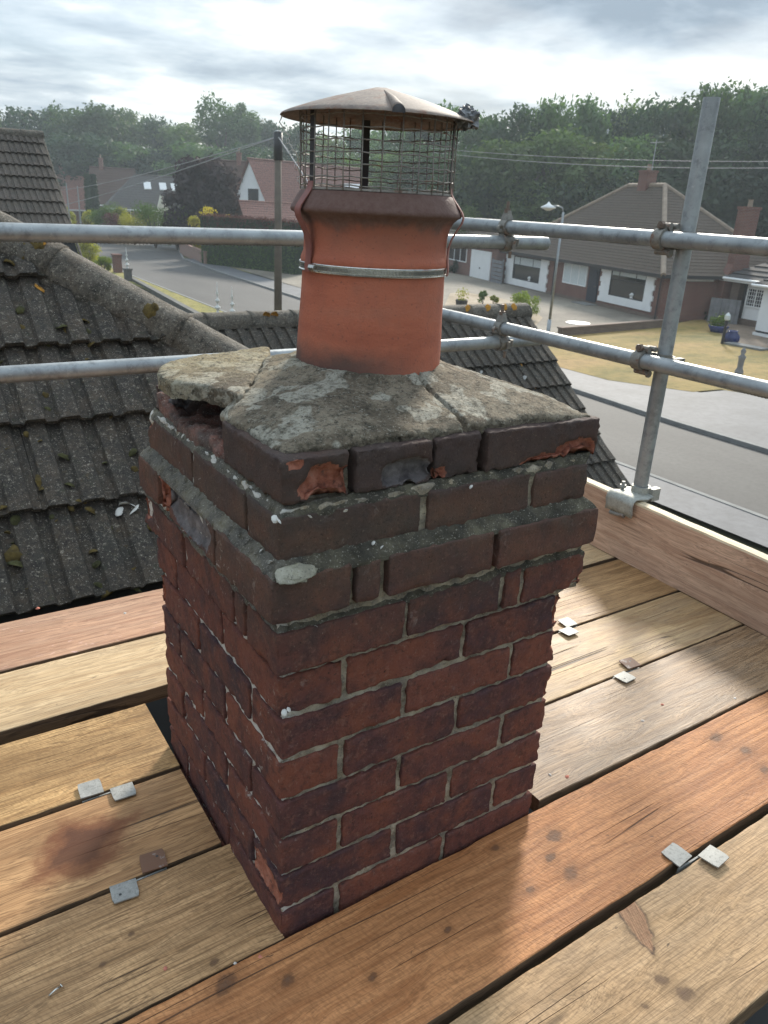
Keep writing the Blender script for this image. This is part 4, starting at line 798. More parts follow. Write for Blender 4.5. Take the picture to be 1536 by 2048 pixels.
r = MB(); roof_courses(r, (-1.5, -.5, ev2 - .02), (9, -.5, ev2 - .02), (9, 4.5, ev2 + 2.6), (3.0, 4.5, ev2 + 2.6), 12, .05); roof_courses(r, (-1.5, 9.5, ev2 - .02), (-1.5, -.5, ev2 - .02), (3.0, 4.5, ev2 + 2.6), (3.0, 4.51, ev2 + 2.6), 12, .05); part2('roof', r, M['slateroof'])
part2('gutter', MB().tube([(-1.5, -.56, ev2 - .05), (9, -.56, ev2 - .05)], .07, 8).box(-1.5, 9, -.52, -.5, ev2 - .2, ev2 - .02), M['white'])
a, _ = f2(1492, 600); b, _ = f2(1530, 600); _, z0 = f2(1510, 616); _, z1 = f2(1510, 576)
wo = window(wb, a, b, z0, z1, 0, 2)
lat = MB()
for k in range(1, 8): lat.box(a + (b - a) * k / 8 - .012, a + (b - a) * k / 8 + .012, -.03, -.013, z0, z1)
for k in range(1, 5): lat.box(a, b, -.028, -.014, z0 + (z1 - z0) * k / 5 - .012, z0 + (z1 - z0) * k / 5 + .012)
obj('lattice', lat.me('lattice', M['white']), wo, (0, 0, 0), local=True)
part2('porch_post', MB().box(-.75, -.22, -.2, .3, -.2, ev2 - .05), M['brownwall']); part2('quoin', MB().box(-.02, .14, -.02, .02, .45, ev2 - .05), M['dark'])
part2('porch_door', MB().box(-1.5, -.75, .3, .4, .1, ev2 - .1).box(-1.42, -.82, .28, .3, .2, ev2 - .3, 1), [M['white'], M['blind']])
# projecting bay nearest the lawn
a, _ = f2(1512, 650, -2.5); part2('bay_wall', MB().box(a, a + 4, -2.5, 0, .35, 2.55), M['white']); part2('bay_plinth', MB().box(a - .05, a + 4, -2.56, 0, -.1, .25), M['white']); part2('bay_recess', MB().box(a + .03, a + 4, -2.47, 0, .25, .35), M['dark'])
r = MB(); roof_courses(r, (a - .4, -2.9, 2.55), (a + 4, -2.9, 2.55), (a + 4, .8, 4.0), (a + 1.2, .8, 4.0), 8, .05); roof_courses(r, (a - .4, .8, 2.55), (a - .4, -2.9, 2.55), (a + 1.2, .8, 4.0), (a + 1.2, .81, 4.0), 8, .05); part2('bay_roof', r, M['slateroof']); part2('bay_gutter', MB().tube([(a - .4, -2.95, 2.5), (a + 4, -2.95, 2.5)], .07, 8), M['white'])
wallf = thing('fence_panel', 'grey fence panel between the brick bungalow and the white one', 'fence', tuple(at(1413, 646)), yaw2 + .5)
fb = MB().box(0, .19, -.02, .02, 0, 1.4).me('board', M['greywood'])
for k in range(8): obj('board', fb, wallf, (.2 * k, .012 * (k % 2), 0), local=True)
obj('rail', MB().box(0, 1.6, .05, .1, 1.1, 1.2).me('rail', M['greywood']), wallf, (0, 0, 0), local=True)
bush('shrub', at(1404, 642), .8, .8, M['leafD'], 76, 'dark green shrub at the corner of the brick bungalow', 'shrub', leaf=.04, n=9, per=160)
M['blueglaze'] = m_plain('blue_glaze', (.025, .035, .12), .2)
P = at(1434, 668); t = thing('planter', 'wide blue bowl planted with light green leaves on the paving', 'planter', tuple(P)); obj('bowl', MB().lathe([(.30, 0), (.52, .42), (.48, .44), (.42, .3)], 18).me('bowl', M['blueglaze'], True), t, (0, 0, 0), local=True)
obj('foliage', leaf_cloud('foliage', [((0, 0, .62), .42), ((.3, 0, .66), .3), ((-.3, .1, .62), .3)], 160, .06, 78, M['leafG']), t, (0, 0, 0), local=True)
P = at(1460, 690); t = thing('pot', 'round blue glazed pot at the edge of the lawn', 'pot', tuple(P)); obj('vessel', MB().lathe([(.2, 0), (.37, .22), (.36, .42), (.22, .6), (.25, .66), (.2, .66), (.18, .55)], 18).me('vessel', M['blueglaze'], True), t, (0, 0, 0), local=True)
P = at(1443, 692); t = thing('garden_light', 'short dark post with a pale lamp head between the blue bowl and pot', 'garden light', tuple(P)); obj('post', MB().tube([(0, 0, 0), (0, 0, 1.15)], .07, 8).me('post', M['dark']), t, (0, 0, 0), local=True); obj('lamp_head', MB().lathe([(.05, 1.15), (.13, 1.2), (.13, 1.38), (.03, 1.5)], 10).me('lamp_head', M['blind']), t, (0, 0, 0), local=True)
P = at(1490, 699); o = obj('stone_slab', MB().box(-.3, .3, -.9, .9, 0, .08).me('stone_slab', M['kerb']), None, (P[0], P[1], G + .115), (0, 0, yaw2 - 1.4)); tag(o, 'pale stone slab lying on the edge of the lawn', 'slab')
P = at(1476, 752); t = thing('carved_post', 'weathered grey carved post standing alone on the dry lawn', 'garden ornament', tuple(P)); obj('post', MB().lathe([(.16, 0), (.15, .2), (.10, .3), (.11, .62), (.14, .72), (.06, .8), (.1, .92), (.05, 1.02), (.01, 1.05)], 12).me('post', M['greywood'], True), t, (0, 0, 0), local=True)
o = obj('plinth', MB().box(-.22, .22, -.22, .22, -.02, .05).me('plinth', M['kerb']), t, (0, 0, 0), local=True)

# ------------------------------------------------------------------ lamp column, telegraph pole, wires
P = at(1092, 697); hl = hgt(P, 416); lc = thing('street_lamp', 'grey lamp column with a small white lantern in front of the bungalow', 'street lamp', tuple(P))
obj('column', MB().tube([(0, 0, 0), (0, 0, 1.2)], .085, 10).tube([(0, 0, 1.2), (0, 0, hl - .15)], [.06, .045], 10).me('column', M['galv'], True), lc, (0, 0, 0), local=True)
lt = Vector((-.84, .54, 0))
obj('bracket', MB().tube([Vector((0, 0, hl - .15)), Vector((0, 0, hl)) + lt * .06, Vector((0, 0, hl + .06)) + lt * .25, Vector((0, 0, hl + .04)) + lt * .55], .03, 8).me('bracket', M['galv'], True), lc, (0, 0, 0), local=True)
obj('lantern', MB().lathe([(.02, .2), (.06, .14), (.10, .10), (.30, .0), (.29, -.03), (.14, -.10), (.05, -.13)], 16, c=tuple(Vector((0, 0, hl + .0)) + lt * .62)).me('lantern', M['white'], True), lc, (0, 0, 0), local=True)
M['polewood'] = m_plain('pole_wood', (.13, .105, .08), .85, 0, .25, 3)
P = at(556, 680); hp = hgt(P, 264); tp = thing('telegraph_pole', 'tall wooden telegraph pole beside the road, left of the chimney pot', 'telegraph pole', tuple(P))
obj('pole', MB().tube([(0, 0, 0), (.03, 0, hp)], [.165, .12], 12).me('pole', M['polewood'], True), tp, (0, 0, 0), local=True)
obj('pole_head', MB().tube([(.03, 0, hp - .95), (.03, 0, hp - .02)], .165, 10).me('pole_head', M['dark'], True), tp, (0, 0, 0), local=True)
obj('cap', MB().lathe([(.15, 0), (.15, .03), (.02, .07)], 10, c=(.03, 0, hp)).me('cap', M['galv']), tp, (0, 0, 0), local=True)
ptop = np.array([P[0] + .03, P[1], G + hp - .15])
M['cable'] = m_plain('grey_cable', (.28, .28, .28), .5)
def cable(label, a, b, sag, r):
    a = np.array(a); b = np.array(b); pts = [a + (b - a) * f - np.array([0, 0, sag * 4 * f * (1 - f)]) for f in np.linspace(0, 1, 15)]
    return tag(obj('overhead_cable', MB().tube(pts, r, 5).me('overhead_cable', M['cable'])), label, 'cable', None)
def air(px, y, d):
    r_ = ray(px, y); return CAM_P + r_ / np.linalg.norm(r_[:2]) * d
cable('pale cable sloping down from the pole head to the left, the lower of two', ptop, air(60, 424, 95), .3, .022)
cable('darker cable sloping from the pole head to the left above the pale one', ptop, air(120, 380, 110), .3, .02)
cable('steep stay wire running from the pole head down to the right', ptop, air(640, 400, 22), .0, .02)
cable('upper one of two wires crossing the wood at the right', air(860, 296, 60), air(1650, 322, 52), .3, .018)
cable('lower one of two wires crossing the wood at the right', air(860, 304, 60), air(1650, 334, 52), .4, .018)
for px, y0, y1, d, lab in ((133, 440, 366, 80, 'thin grey street column at the end of the mossy roof'), (155, 440, 372, 84, 'second thin grey column, right of the first by the mossy roof')):
    P = far(px, d); tag(obj('street_column', MB().tube([(0, 0, 0), (0, 0, hgt(P, y1))], [.09, .05], 8).me('street_column', M['galv']), None, tuple(P)), lab, 'street column')
P = far(212, 104); vn = thing('parked_van', 'white van parked in front of the grey roofed house', 'van', tuple(P), yaw_facing(P))
obj('body', MB().add([(0, 0, .35), (4.6, 0, .35), (4.6, 0, 1.0), (3.7, 0, 1.95), (.1, 0, 2.0), (0, 1.8, .35), (4.6, 1.8, .35), (4.6, 1.8, 1.0), (3.7, 1.8, 1.95), (.1, 1.8, 2.0)], [(0, 1, 2, 3, 4), (9, 8, 7, 6, 5), (1, 6, 7, 2), (2, 7, 8, 3), (3, 8, 9, 4), (4, 9, 5, 0), (0, 5, 6, 1)]).me('body', M['white']), vn, (0, 0, 0), local=True)
obj('side_window', MB().add([(2.6, -.01, 1.15), (4.2, -.01, 1.15), (3.6, -.01, 1.75), (2.6, -.01, 1.78)], [(0, 1, 2, 3)]).me('side_window', M['glass']), vn, (0, 0, 0), local=True)
for x in (.8, 3.7): obj('wheel', MB().tube([(x, -.05, .33), (x, .2, .33)], .33, 14).me('wheel', M['dark']), vn, (0, 0, 0), local=True)

# ------------------------------------------------------------------ the tiled roofs beside the stack
TH = R(40); SD = np.array([0, math.cos(TH), math.sin(TH)]); NR = np.array([0, -math.sin(TH), math.cos(TH)])
P_MAIN = np.array([-.132, 1.966, -.499]); P_WING = CAM_P + 1.21 * (np.array([4.105, 4.417, -.722]) - CAM_P); P_NEI = None
M['tile'] = m_tile('lichened_concrete_tile'); M['tileold'] = m_tile('blotched_concrete_tile', (.10, .08, .066), .5, .8); M['hip'] = m_tile('lichened_hip_tile', (.13, .112, .088), .25, .9); M['felt'] = m_plain('dark_underlay', (.02, .019, .018), .9)
M['moss'] = m_plain('cushion_moss', (.115, .080, .022), 1.0, 0, .6, 40, 1.0, 300, .006); M['mossg'] = m_plain('green_cushion_moss', (.070, .068, .024), 1.0, 0, .6, 40, 1.0, 300, .006); M['olichen'] = m_plain('orange_lichen', (.42, .20, .03), 1.0, 0, .4, 60, .8, 200, .004)
PROF = [(0, 0), (.012, 0), (.020, .021), (.085, .022), (.096, .001), (.134, 0), (.144, .021), (.212, .022), (.222, .001), (.249, 0)]
def tile_geo(seed, L=.43, n=5):
    rs = random.Random(seed); V = []; F = []
    for j in range(n + 1):
        y = L * j / n; lift = .040 * (1 - y / .37) + .004
        for x, z in PROF: V.append((x, y + (rs.uniform(-.004, .003) if j == 0 else 0), z + lift + rs.uniform(-.0012, .0012)))
    m = len(PROF)
    for j in range(n):
        for i in range(m - 1): F.append((j * m + i, j * m + i + 1, (j + 1) * m + i + 1, (j + 1) * m + i))
    b = len(V)
    for x, z in PROF: V.append((x, 0.004, z + .020))          # underside of the nose
    for i in range(m - 1): F.append((i + 1, i, b + i, b + i + 1))
    for e in (0, m - 1):
        for j in range(n): V.append((PROF[e][0], L * j / n, -.006 + .03 * (1 - (L * j / n) / .37)))
        base = len(V) - n
        for j in range(n - 1): F.append((j * m + e, (j + 1) * m + e, base + j + 1, base + j) if e == 0 else ((j + 1) * m + e, j * m + e, base + j, base + j + 1))
    return V, F
TILES = [mesh('roof_tile', *tile_geo(s), M['tile'], False) for s in range(4)]
home = thing('tiled_roof', 'own house roof of mossy ribbed concrete tiles with a thick rounded hip, behind and left of the stack', 'roof', (1.0, 2.6, G))
HA = onplane(60, 507, P_MAIN, NR); HB = onplane(440, 716, P_MAIN, NR); HD = HB - HA; HDn = HD / np.linalg.norm(HD)
HPN = np.cross(HDn, (0, 0, 1)); HPN /= np.linalg.norm(HPN)
if np.dot(HPN, P_MAIN - HA) > 0: HPN = -HPN            # points off the slope, past the hip
def lay(root, P0, s_list, x0f, ncol, w=.25, offs=(0,), cut=None, xmax=None, col_hide=None):
    for k, s in enumerate(s_list):
        for i in range(ncol):
            X = x0f + i * w
            if xmax is not None and X + w > xmax + .01: continue
            base = P0 + SD * s; loc = np.array([X, base[1], base[2]]); me = TILES[(i * 7 + k * 3) % 4]
            rot = (TH + rnd.uniform(-.006, .006), rnd.uniform(-.006, .006), rnd.uniform(-.008, .008))
            if cut is not None:
                ds = [np.dot(np.array([X + a, *(base + SD * b)[1:]]) - HA, HPN) for a in (0, w) for b in (0, .43)]
                if min(ds) > 0: continue
                if max(ds) > 0:
                    bm = bmesh.new(); bm.from_mesh(me); bm.transform(Matrix.Translation(Vector(loc)) @ Matrix.Rotation(TH, 4, 'X'))
                    bmesh.ops.bisect_plane(bm, geom=bm.verts[:] + bm.edges[:] + bm.faces[:], plane_co=Vector(HA), plane_no=Vector(HPN), clear_outer=True)
                    bm.transform((Matrix.Translation(Vector(loc)) @ Matrix.Rotation(TH, 4, 'X')).inverted()); me = bpy.data.meshes.new('roof_tile'); bm.to_mesh(me); bm.free(); me.materials.append(M['tile'])
                    if len(me.polygons) < 2: continue
            obj('roof_tile', me, root, loc, rot)
lay(home, P_MAIN, [-.355 + .3735 * k for k in range(0, 8)], -1.005, 12, cut=True)
lay(home, P_MAIN, [-.355 - .3735 * k for k in range(6, 9)], .12, 7)
lay(home, P_WING, [.36 - .345 * k for k in range(0, 9)], 6.16 - 17 * .25, 17)
und = MB()
def quad_on(P0, x0, x1, s0, s1, dn):
    return [np.array([x, *(P0 + SD * s)[1:]]) + NR * dn for x, s in ((x0, s0), (x1, s0), (x1, s1), (x0, s1))]
# underlay of the slopes, the slope beyond the hip, and the gable wall under the verge
t0 = HA - HDn * 3; t1 = HB + HDn * 4.3; e0 = P_MAIN + SD * -4.2
ts = lambda x: None
und.add([np.array([-3, *(P_MAIN + SD * -4.2)[1:]]) + NR * -.03, np.array([3.6, *(P_MAIN + SD * -4.2)[1:]]) + NR * -.03, t1 + NR * -.03, t0 + NR * -.03, np.array([-3, *(P_MAIN + SD * 2.6)[1:]]) + NR * -.03], [(0, 1, 2, 3, 4)])
und.add([t0 - [0, 0, .05], t1 - [0, 0, .05], t1 + np.array([1.2, 0, -1.05]), t0 + np.array([5.2, 0, -4.4])], [(0, 1, 2, 3)])
und.add(quad_on(P_WING, 1.6, 6.13, -2.7, .80, -.02), [(0, 1, 2, 3)])
obj('roof_underlay', und.me('roof_underlay', M['felt']), home, (1.0, 2.6, G))
obj('roof_underlay', und.me('roof_underlay', M['felt']), home, (1.0, 2.6, G)) if False else None
for o in list(home.children):
    if o.name.startswith('roof_underlay'): o.location = (-1.0, -2.6, -G); break
wr = P_WING + SD * .81; we = P_WING + SD * -2.6
gwm = MB().add([(6.10, we[1], G), (6.10, we[1], we[2] - .06), (6.10, wr[1], wr[2] - .06), (6.10, 2 * wr[1] - we[1], we[2] - .06), (6.10, 2 * wr[1] - we[1], G)], [(0, 1, 2, 3, 4)])
obj('gable_wall', gwm.me('gable_wall', M['wallbrick']), home, (0, 0, 0)); 
obj('verge', MB().tube([np.array([6.14, *(P_WING + SD * -2.4)[1:]]) + NR * .0, np.array([6.14, *wr[1:]]) + NR * 0], .028, 6).me('verge', M['hip']), home, (0, 0, 0))
for o in home.children:
    if o.name.startswith('gable_wall') or o.name.startswith('verge'): o.location = (-1.0, -2.6, -G)
# half-round hip and ridge tiles
def half_round(L, r, r2, seed):
    rs = random.Random(seed); V = []; F = []; n = 18; m = 9
    for j in range(m + 1):
        x = L * j / m
        for i in range(n + 1):
            a = math.pi * (1.08 * i / n - .04); rr = (r + (r2 - r) * j / m) * (1 + rs.uniform(-.008, .008)) + (.005 if j == 0 else 0) + .004 * fn((x, a, seed), 9)
            V.append((x, rr * math.cos(a), rr * math.sin(a)))
    for j in range(m):
        for i in range(n): F.append((j * (n + 1) + i, (j + 1) * (n + 1) + i, (j + 1) * (n + 1) + i + 1, j * (n + 1) + i + 1))
    b = len(V); V += [(L * .002, (r - .012) * math.cos(math.pi * i / n), (r - .012) * math.sin(math.pi * i / n)) for i in range(n + 1)]
    for i in range(n): F.append((i, i + 1, b + i + 1, b + i))
    return V, F
HT = [mesh('hip_tile', *half_round(.62, .113, .110, s), M['hip'], True) for s in range(3)]
hq = Matrix((Vector(-HDn) * -1, Vector(np.cross(np.cross(HDn, (0, 0, 1)), HDn)) * 0, Vector((0, 0, 0)))).to_3x3()
hx_ = Vector(-HDn); hz_ = (Vector((0, 0, 1)) - hx_ * hx_.z).normalized(); hy_ = hz_.cross(hx_)
hrot = Matrix((hx_, hy_, hz_)).transposed().to_euler()
start = HB + HDn * 1.6 + np.array([0, 0, -.012])
for k in range(7): obj('hip_tile', HT[k % 3], home, start - HDn * .60 * k, hrot)
# mortar bedding under the hip tiles
bd = MB(); pts = [HA - HDn * 1.6 + HDn * (4.2 * i / 60) for i in range(61)]
bd.tube([p + np.array([fn(p, 8) * .01, fn(p, 9, 3) * .01, -.055 + .015 * fn(p, 7, 5)]) for p in pts], [.112 + .016 * fn(p, 6, 9) for p in pts], 10); obj('mortar_bed', bd.me('mortar_bed', M['hip'], True), home, (1.0, 2.6, G)); 
home.children[-1] if False else None
for o in home.children:
    if o.name.startswith('mortar_bed'): o.location = (-1.0, -2.6, -G)
RTM = [mesh('ridge_tile', *half_round(.47, .125, .125, s + 9), M['hip'], True) for s in range(3)]
for k in range(10): obj('ridge_tile', RTM[k % 3], home, (1.70 + .445 * k, wr[1] + .02, wr[2] - .035))
capend = MB().lathe([(.123, 0), (.11, .02), (0.001, .03)], 18).me('ridge_cap', M['hip'], True); obj('ridge_cap', capend, home, (1.70 + 4.475, wr[1] + .02, wr[2] - .035), (0, R(90), 0))
# moss cushions and lichen on the tiles
def lump(name, seed, r, flat, m, n=10):
    mb = MB(); V = []; F = []
    for j in range(n // 2 + 1):
        ph = (math.pi / 2) * j / (n // 2)
        for i in range(n):
            th = 2 * math.pi * i / n; d = Vector((math.cos(th) * math.cos(ph), math.sin(th) * math.cos(ph), math.sin(ph)))
            rr = r * (1 + .35 * fn(d, 2.2, seed) + .2 * fn(d, 6, seed)); V.append((d.x * rr, d.y * rr * 1.25, d.z * rr * flat - .004))
    for j in range(n // 2):
        for i in range(n): F.append((j * n + i, j * n + (i + 1) % n, (j + 1) * n + (i + 1) % n, (j + 1) * n + i))
    return mesh(name, V, F, m, True)
MOSS = [lump('moss_cushion', s, .024, .75, M['moss'] if s % 3 else M['mossg']) for s in range(6)]
OLI = [lump('lichen_patch', s + 20, .022, .22, M['olichen']) for s in range(3)]
def on_slope(px, y, P0=P_MAIN, up=.028): return onplane(px, y, P0 + NR * up, NR)
for i, (px, y, s) in enumerate([(128, 915, 1.1), (92, 965, 1.7), (90, 982, 1.4), (140, 972, 1.0), (86, 926, .8), (28, 1110, 1.6), (35, 1132, 1.5), (182, 1022, 1.1), (188, 1105, 1.0), (192, 1130, 1.0), (62, 1165, 1.2), (215, 1188, 1.3), (200, 1172, 1.1), (295, 1150, 1.3), (128, 1105, .8), (125, 660, 1.5), (138, 665, 1.2), (168, 645, 1.1), (178, 665, 1.0), (182, 690, .9), (85, 1190, 1.3), (98, 820, .9), (92, 790, .7), (60, 1178, 1.1), (30, 1040, .9), (5, 1020, 1.2), (160, 1005, 1.0), (40, 620, .9), (46, 655, .7), (20, 530, 1.5), (265, 905, .9), (270, 940, .8), (155, 1175, .8), (240, 1160, .8), (150, 1150, .9), (222, 820, .6)]):
    o = obj('moss_cushion', MOSS[i % 6], home, on_slope(px, y), (TH, 0, rnd.uniform(0, 6.28))); o.scale = (s * .8, s * .8, s * .8)
for i in range(45):
    px, y = rnd.uniform(-40, 300), rnd.uniform(560, 1215)
    Pp = on_slope(px, y)
    if np.dot(Pp - HA, HPN) > -.1: continue
    o = obj('moss_cushion', MOSS[rnd.randrange(6)], home, Pp, (TH, 0, rnd.uniform(0, 6.28))); q = rnd.uniform(.25, .6); o.scale = (q, q, q)
for px, y, s in [(80, 575, .9), (205, 475, .0), (60, 690, .5)]:
    if s: o = obj('lichen_patch', OLI[0], home, on_slope(px, y), (TH, 0, 1)); o.scale = (s, s, s)
hm = []
for px, y, s, mt in [(52, 500, 1.9, 'MOSS'), (75, 486, 1.4, 'MOSS'), (85, 478, 1.0, 'OLI'), (300, 622, 1.1, 'MOSS'), (310, 615, .7, 'MOSS')]:
    Pp = onplane(px, y, HA + np.array([-.03, -.05, .09]), np.cross(HDn, np.cross(ray(px, y), HDn)) * -1 if False else -CAM_AX[2])
    o = obj('moss_cushion' if mt == 'MOSS' else 'lichen_patch', MOSS[1] if mt == 'MOSS' else OLI[1], home, Pp, (R(60), 0, R(-20))); o.scale = (s, s, s * .6)
for x in (2.75, 2.83, 5.2, 5.5, 5.75, 5.9):
    o = obj('lichen_patch', OLI[int(x * 10) % 3], home, (x, wr[1] - .075, wr[2] + .065), (R(55), 0, x)); o.scale = (1.6, 1.6, 1.2)
# streaks of rust coloured lichen on the wing tiles
for px, y, L in [(1035, 715, .18), (1228, 965, .16), (1065, 765, .12)]:
    Pp = onplane(px, y, P_WING + NR * .034, NR); o = obj('lichen_patch', OLI[2], home, Pp, (TH, 0, 0)); o.scale = (.8, L / .04, .5)
for px, y, s in [(980, 765, 1.8), (1000, 740, 1.2), (1048, 755, 1.5), (1070, 735, 1.2), (960, 745, 1.3), (1040, 712, .9)]:
    Pp = onplane(px, y, P_WING + NR * .034, NR)
    if px not in (980,): o = obj('lichen_spot', lump('lichen_spot', int(px), .02, .18, M['clip']), home, Pp, (TH, 0, px)); o.scale = (s, s, 1)
for px, y, s in [(248, 1008, 1.3), (262, 1022, 1.6), (272, 1012, 1.2), (238, 1022, .9)]:
    o = obj('lichen_spot', lump('lichen_spot', px, .02, .18, M['white_thread']), home, on_slope(px, y), (TH, 0, px)); o.scale = (s * .8, s, 1)
# neighbouring roof at the upper left
dn = ray(40, 350); dn = dn / np.linalg.norm(dn); P_NEI = CAM_P + dn * 19.0
nei = thing('tiled_roof', 'neighbouring gabled roof of blotched ribbed tiles at the upper left', 'roof', (P_NEI[0], P_NEI[1], G))
xv = onplane(108, 350, P_NEI, NR)[0]; st_ = onplane(60, 270, P_NEI, NR); s_top = float(np.dot(st_ - P_NEI, SD))
TILES_KEEP = TILES; TILES = [mesh('roof_tile', *tile_geo(s + 40), M['tileold'], False) for s in range(4)]
lay(nei, P_NEI, [s_top - .3 - .357 * k for k in range(0, 9)], xv - 9 * .25, 9)
TILES = TILES_KEEP
um = MB(); um.add([np.array(p) - np.array([P_NEI[0], P_NEI[1], G]) for p in quad_on(P_NEI, xv - 6, xv - .02, -3.0, s_top + .02, -.02)], [(0, 1, 2, 3)])
ntop = P_NEI + SD * (s_top + .02); nbot = P_NEI + SD * -3.0
um.add([np.array(p) - np.array([P_NEI[0], P_NEI[1], G]) for p in [(xv - 6, ntop[1], ntop[2] - .03), (xv, ntop[1], ntop[2] - .03), (xv, 2 * ntop[1] - nbot[1], nbot[2]), (xv - 6, 2 * ntop[1] - nbot[1], nbot[2])]], [(0, 1, 2, 3)])
obj('roof_underlay', um.me('roof_underlay', M['felt']), nei, (0, 0, 0), local=True)
nw = MB().add([np.array(p) - np.array([P_NEI[0], P_NEI[1], G]) for p in [(xv - .06, nbot[1], G), (xv - .06, nbot[1], nbot[2] - .05), (xv - .06, ntop[1], ntop[2] - .05), (xv - .06, 2 * ntop[1] - nbot[1], nbot[2]), (xv - .06, 2 * ntop[1] - nbot[1], G)]], [(0, 1, 2, 3, 4)])
obj('gable_wall', nw.me('gable_wall', M['wallbrick']), nei, (0, 0, 0), local=True)
for k in range(6): obj('ridge_tile', RTM[k % 3], nei, (xv - 2.65 + .445 * k, ntop[1], ntop[2] - .04))
obj('verge', MB().tube([np.array([xv + .01, *nbot[1:]]) - np.array([P_NEI[0], P_NEI[1], G]), np.array([xv + .01, *ntop[1:]]) - np.array([P_NEI[0], P_NEI[1], G])], .03, 6).me('verge', M['hip']), nei, (0, 0, 0), local=True)

# ------------------------------------------------------------------ scaffold boards
M['w_l1'] = m_wood('board_pinkish', (.62, .37, .23), (.40, .21, .125), .62, .3, .5, .4, specks=.9, grey=.15)
M['w_l2'] = m_wood('board_pale', (.74, .54, .315), (.51, .335, .175), .6, .25, .55, .4, grey=.1)
M['w_l3'] = m_wood('board_honey', (.68, .42, .185), (.40, .22, .085), .58, .5, .75, .4, saw=.2)
M['w_l4'] = m_wood('board_stained', (.62, .355, .165), (.36, .185, .078), .58, .5, .6, .4, stain=(-.232, .350, .135, .105, .30))
M['w_l5'] = m_wood('board_tan', (.68, .41, .20), (.42, .235, .105), .6, .5, .75, .5, saw=.3, knot_at=[(*at(px, y, DECK)[:2], r_, .2) for px, y, r_ in ((428, 1924, .007), (205, 1928, .005), (262, 1868, .005))])
M['w_f1'] = m_wood('board_orange', (.62, .285, .115), (.39, .155, .055), .6, .25, .45, .3, saw=1.0, knot_at=[(*at(px, y, DECK)[:2], r_, .3) for px, y, r_ in ((452, 1968, .016), (575, 1962, .011), (1108, 1672, .016), (1140, 1745, .015), (1100, 1716, .010), (990, 1697, .008), (1432, 1476, .016), (1492, 1502, .014), (1530, 1540, .012), (745, 1955, .007), (1060, 1780, .008), (895, 1860, .006))])
M['w_f2'] = m_wood('board_worn_yellow', (.60, .385, .205), (.40, .245, .12), .6, .4, .55, .5, knot_at=[(*at(px, y, DECK)[:2], r_, -.6) for px, y, r_ in ((1325, 1958, .010), (1370, 1985, .013), (1290, 2010, .006))], torn=(*at(1268, 1832, DECK)[:2], .068, .022, math.atan2(*((at(1312, 1905, DECK) - at(1248, 1790, DECK))[1::-1]))), saw=.45, grey=.12)
M['w_r1'] = m_wood('board_grey_brown_wet', (.42, .265, .145), (.22, .13, .068), .46, .4, .65, 1.0, grey=.2)
M['w_r2'] = m_wood('board_straw', (.60, .40, .20), (.37, .22, .105), .54, .4, .5, .3, grey=.15)
M['w_r3'] = m_wood('board_brown', (.54, .32, .145), (.30, .165, .07), .54, .4, .55, .3)
M['w_side'] = m_wood('grimy_shaded_board_edge', (.20, .125, .07), (.10, .06, .035), .7, .4, .5, 0)  # board sides: grime plus the shade of the gaps, both put into the colour
M['w_toe'] = m_wood('toe_board_pink', (.74, .50, .35), (.54, .33, .22), .6, .35, .4, 1.1, seed=4.0); M['w_edge'] = m_wood('fresh_sawn_edge', (.80, .66, .46), (.66, .51, .32), .6, .2, .4, 0)
def board(label, x0, x1, y0, y1, m, rz=0.0, dz=0.0, seed=0, th=.038):
    L = x1 - x0; W = y1 - y0; n = int(L / .02); rs = random.Random(seed); V = []; F = []; sec = 10
    cs = [(-.5, -1), (.5, -1), (.5, -.10), (.497, -.03), (.490, 0), (.478, 0), (.25, 0), (0, 0), (-.25, 0), (-.478, 0), (-.490, 0), (-.497, -.03), (-.5, -.10)]; m_ = len(cs)
    for i in range(n + 1):
        x = -L / 2 + L * i / n
        for a, b in cs:
            e = .5 if abs(a) > .4 else 0
            yy = a * W + (e * (.0016 * fn((x, a, seed), 4, seed) + .0014 * fn((x, a, seed), 70, seed) - .010 * max(0, fn((x, a, seed * 3.1), 14, seed) - .45)) * (1 if a > 0 else -1)) * 2
            zz = b * th + (.0006 * fn((x, a * 1.5, seed), 1.5, seed) if b > -.5 else 0) - (.003 * max(0, fn((x, a, seed), 25, seed + 2)) if abs(a) > .494 and b > -.2 else 0)
            V.append((x, yy, zz))
    for i in range(n):
        for k in range(m_): F.append((i * m_ + k, i * m_ + (k + 1) % m_, (i + 1) * m_ + (k + 1) % m_, (i + 1) * m_ + k))
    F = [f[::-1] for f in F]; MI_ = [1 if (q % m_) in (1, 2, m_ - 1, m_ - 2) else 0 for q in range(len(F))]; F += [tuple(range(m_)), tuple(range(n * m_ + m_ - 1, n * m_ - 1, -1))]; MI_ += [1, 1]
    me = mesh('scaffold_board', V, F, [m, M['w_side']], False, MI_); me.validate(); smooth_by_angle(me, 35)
    o = obj('scaffold_board', me, None, ((x0 + x1) / 2, (y0 + y1) / 2, DECK + dz), (0, 0, rz)); return tag(o, label, 'scaffold board', 'boards of the scaffold deck')
board('pinkish farthest board with pale paint specks, next to the mossy tiles', -2.3, 1.70, 1.020, 1.262, M['w_l1'], seed=1)
board('palest straw coloured board, beside the wide dark gap', -2.3, 1.70, .772, 1.010, M['w_l2'], seed=2, dz=-.002)
board('honey coloured board at the near side of the wide dark gap', -2.3, -.008, .474, .722, M['w_l3'], seed=3)
board('brown board with a dark red burnt stain, left of the stack', -2.3, -.010, .234, .464, M['w_l4'], seed=4, dz=-.001)
board('tan board with a loose nail on it, left of the stack', -2.3, .004, -.008, .224, M['w_l5'], seed=5)
board('long orange rough sawn board running past the foot of the stack', -2.0, 1.67, -.247, -.012, M['w_f1'], rz=.012, seed=6, dz=.001)
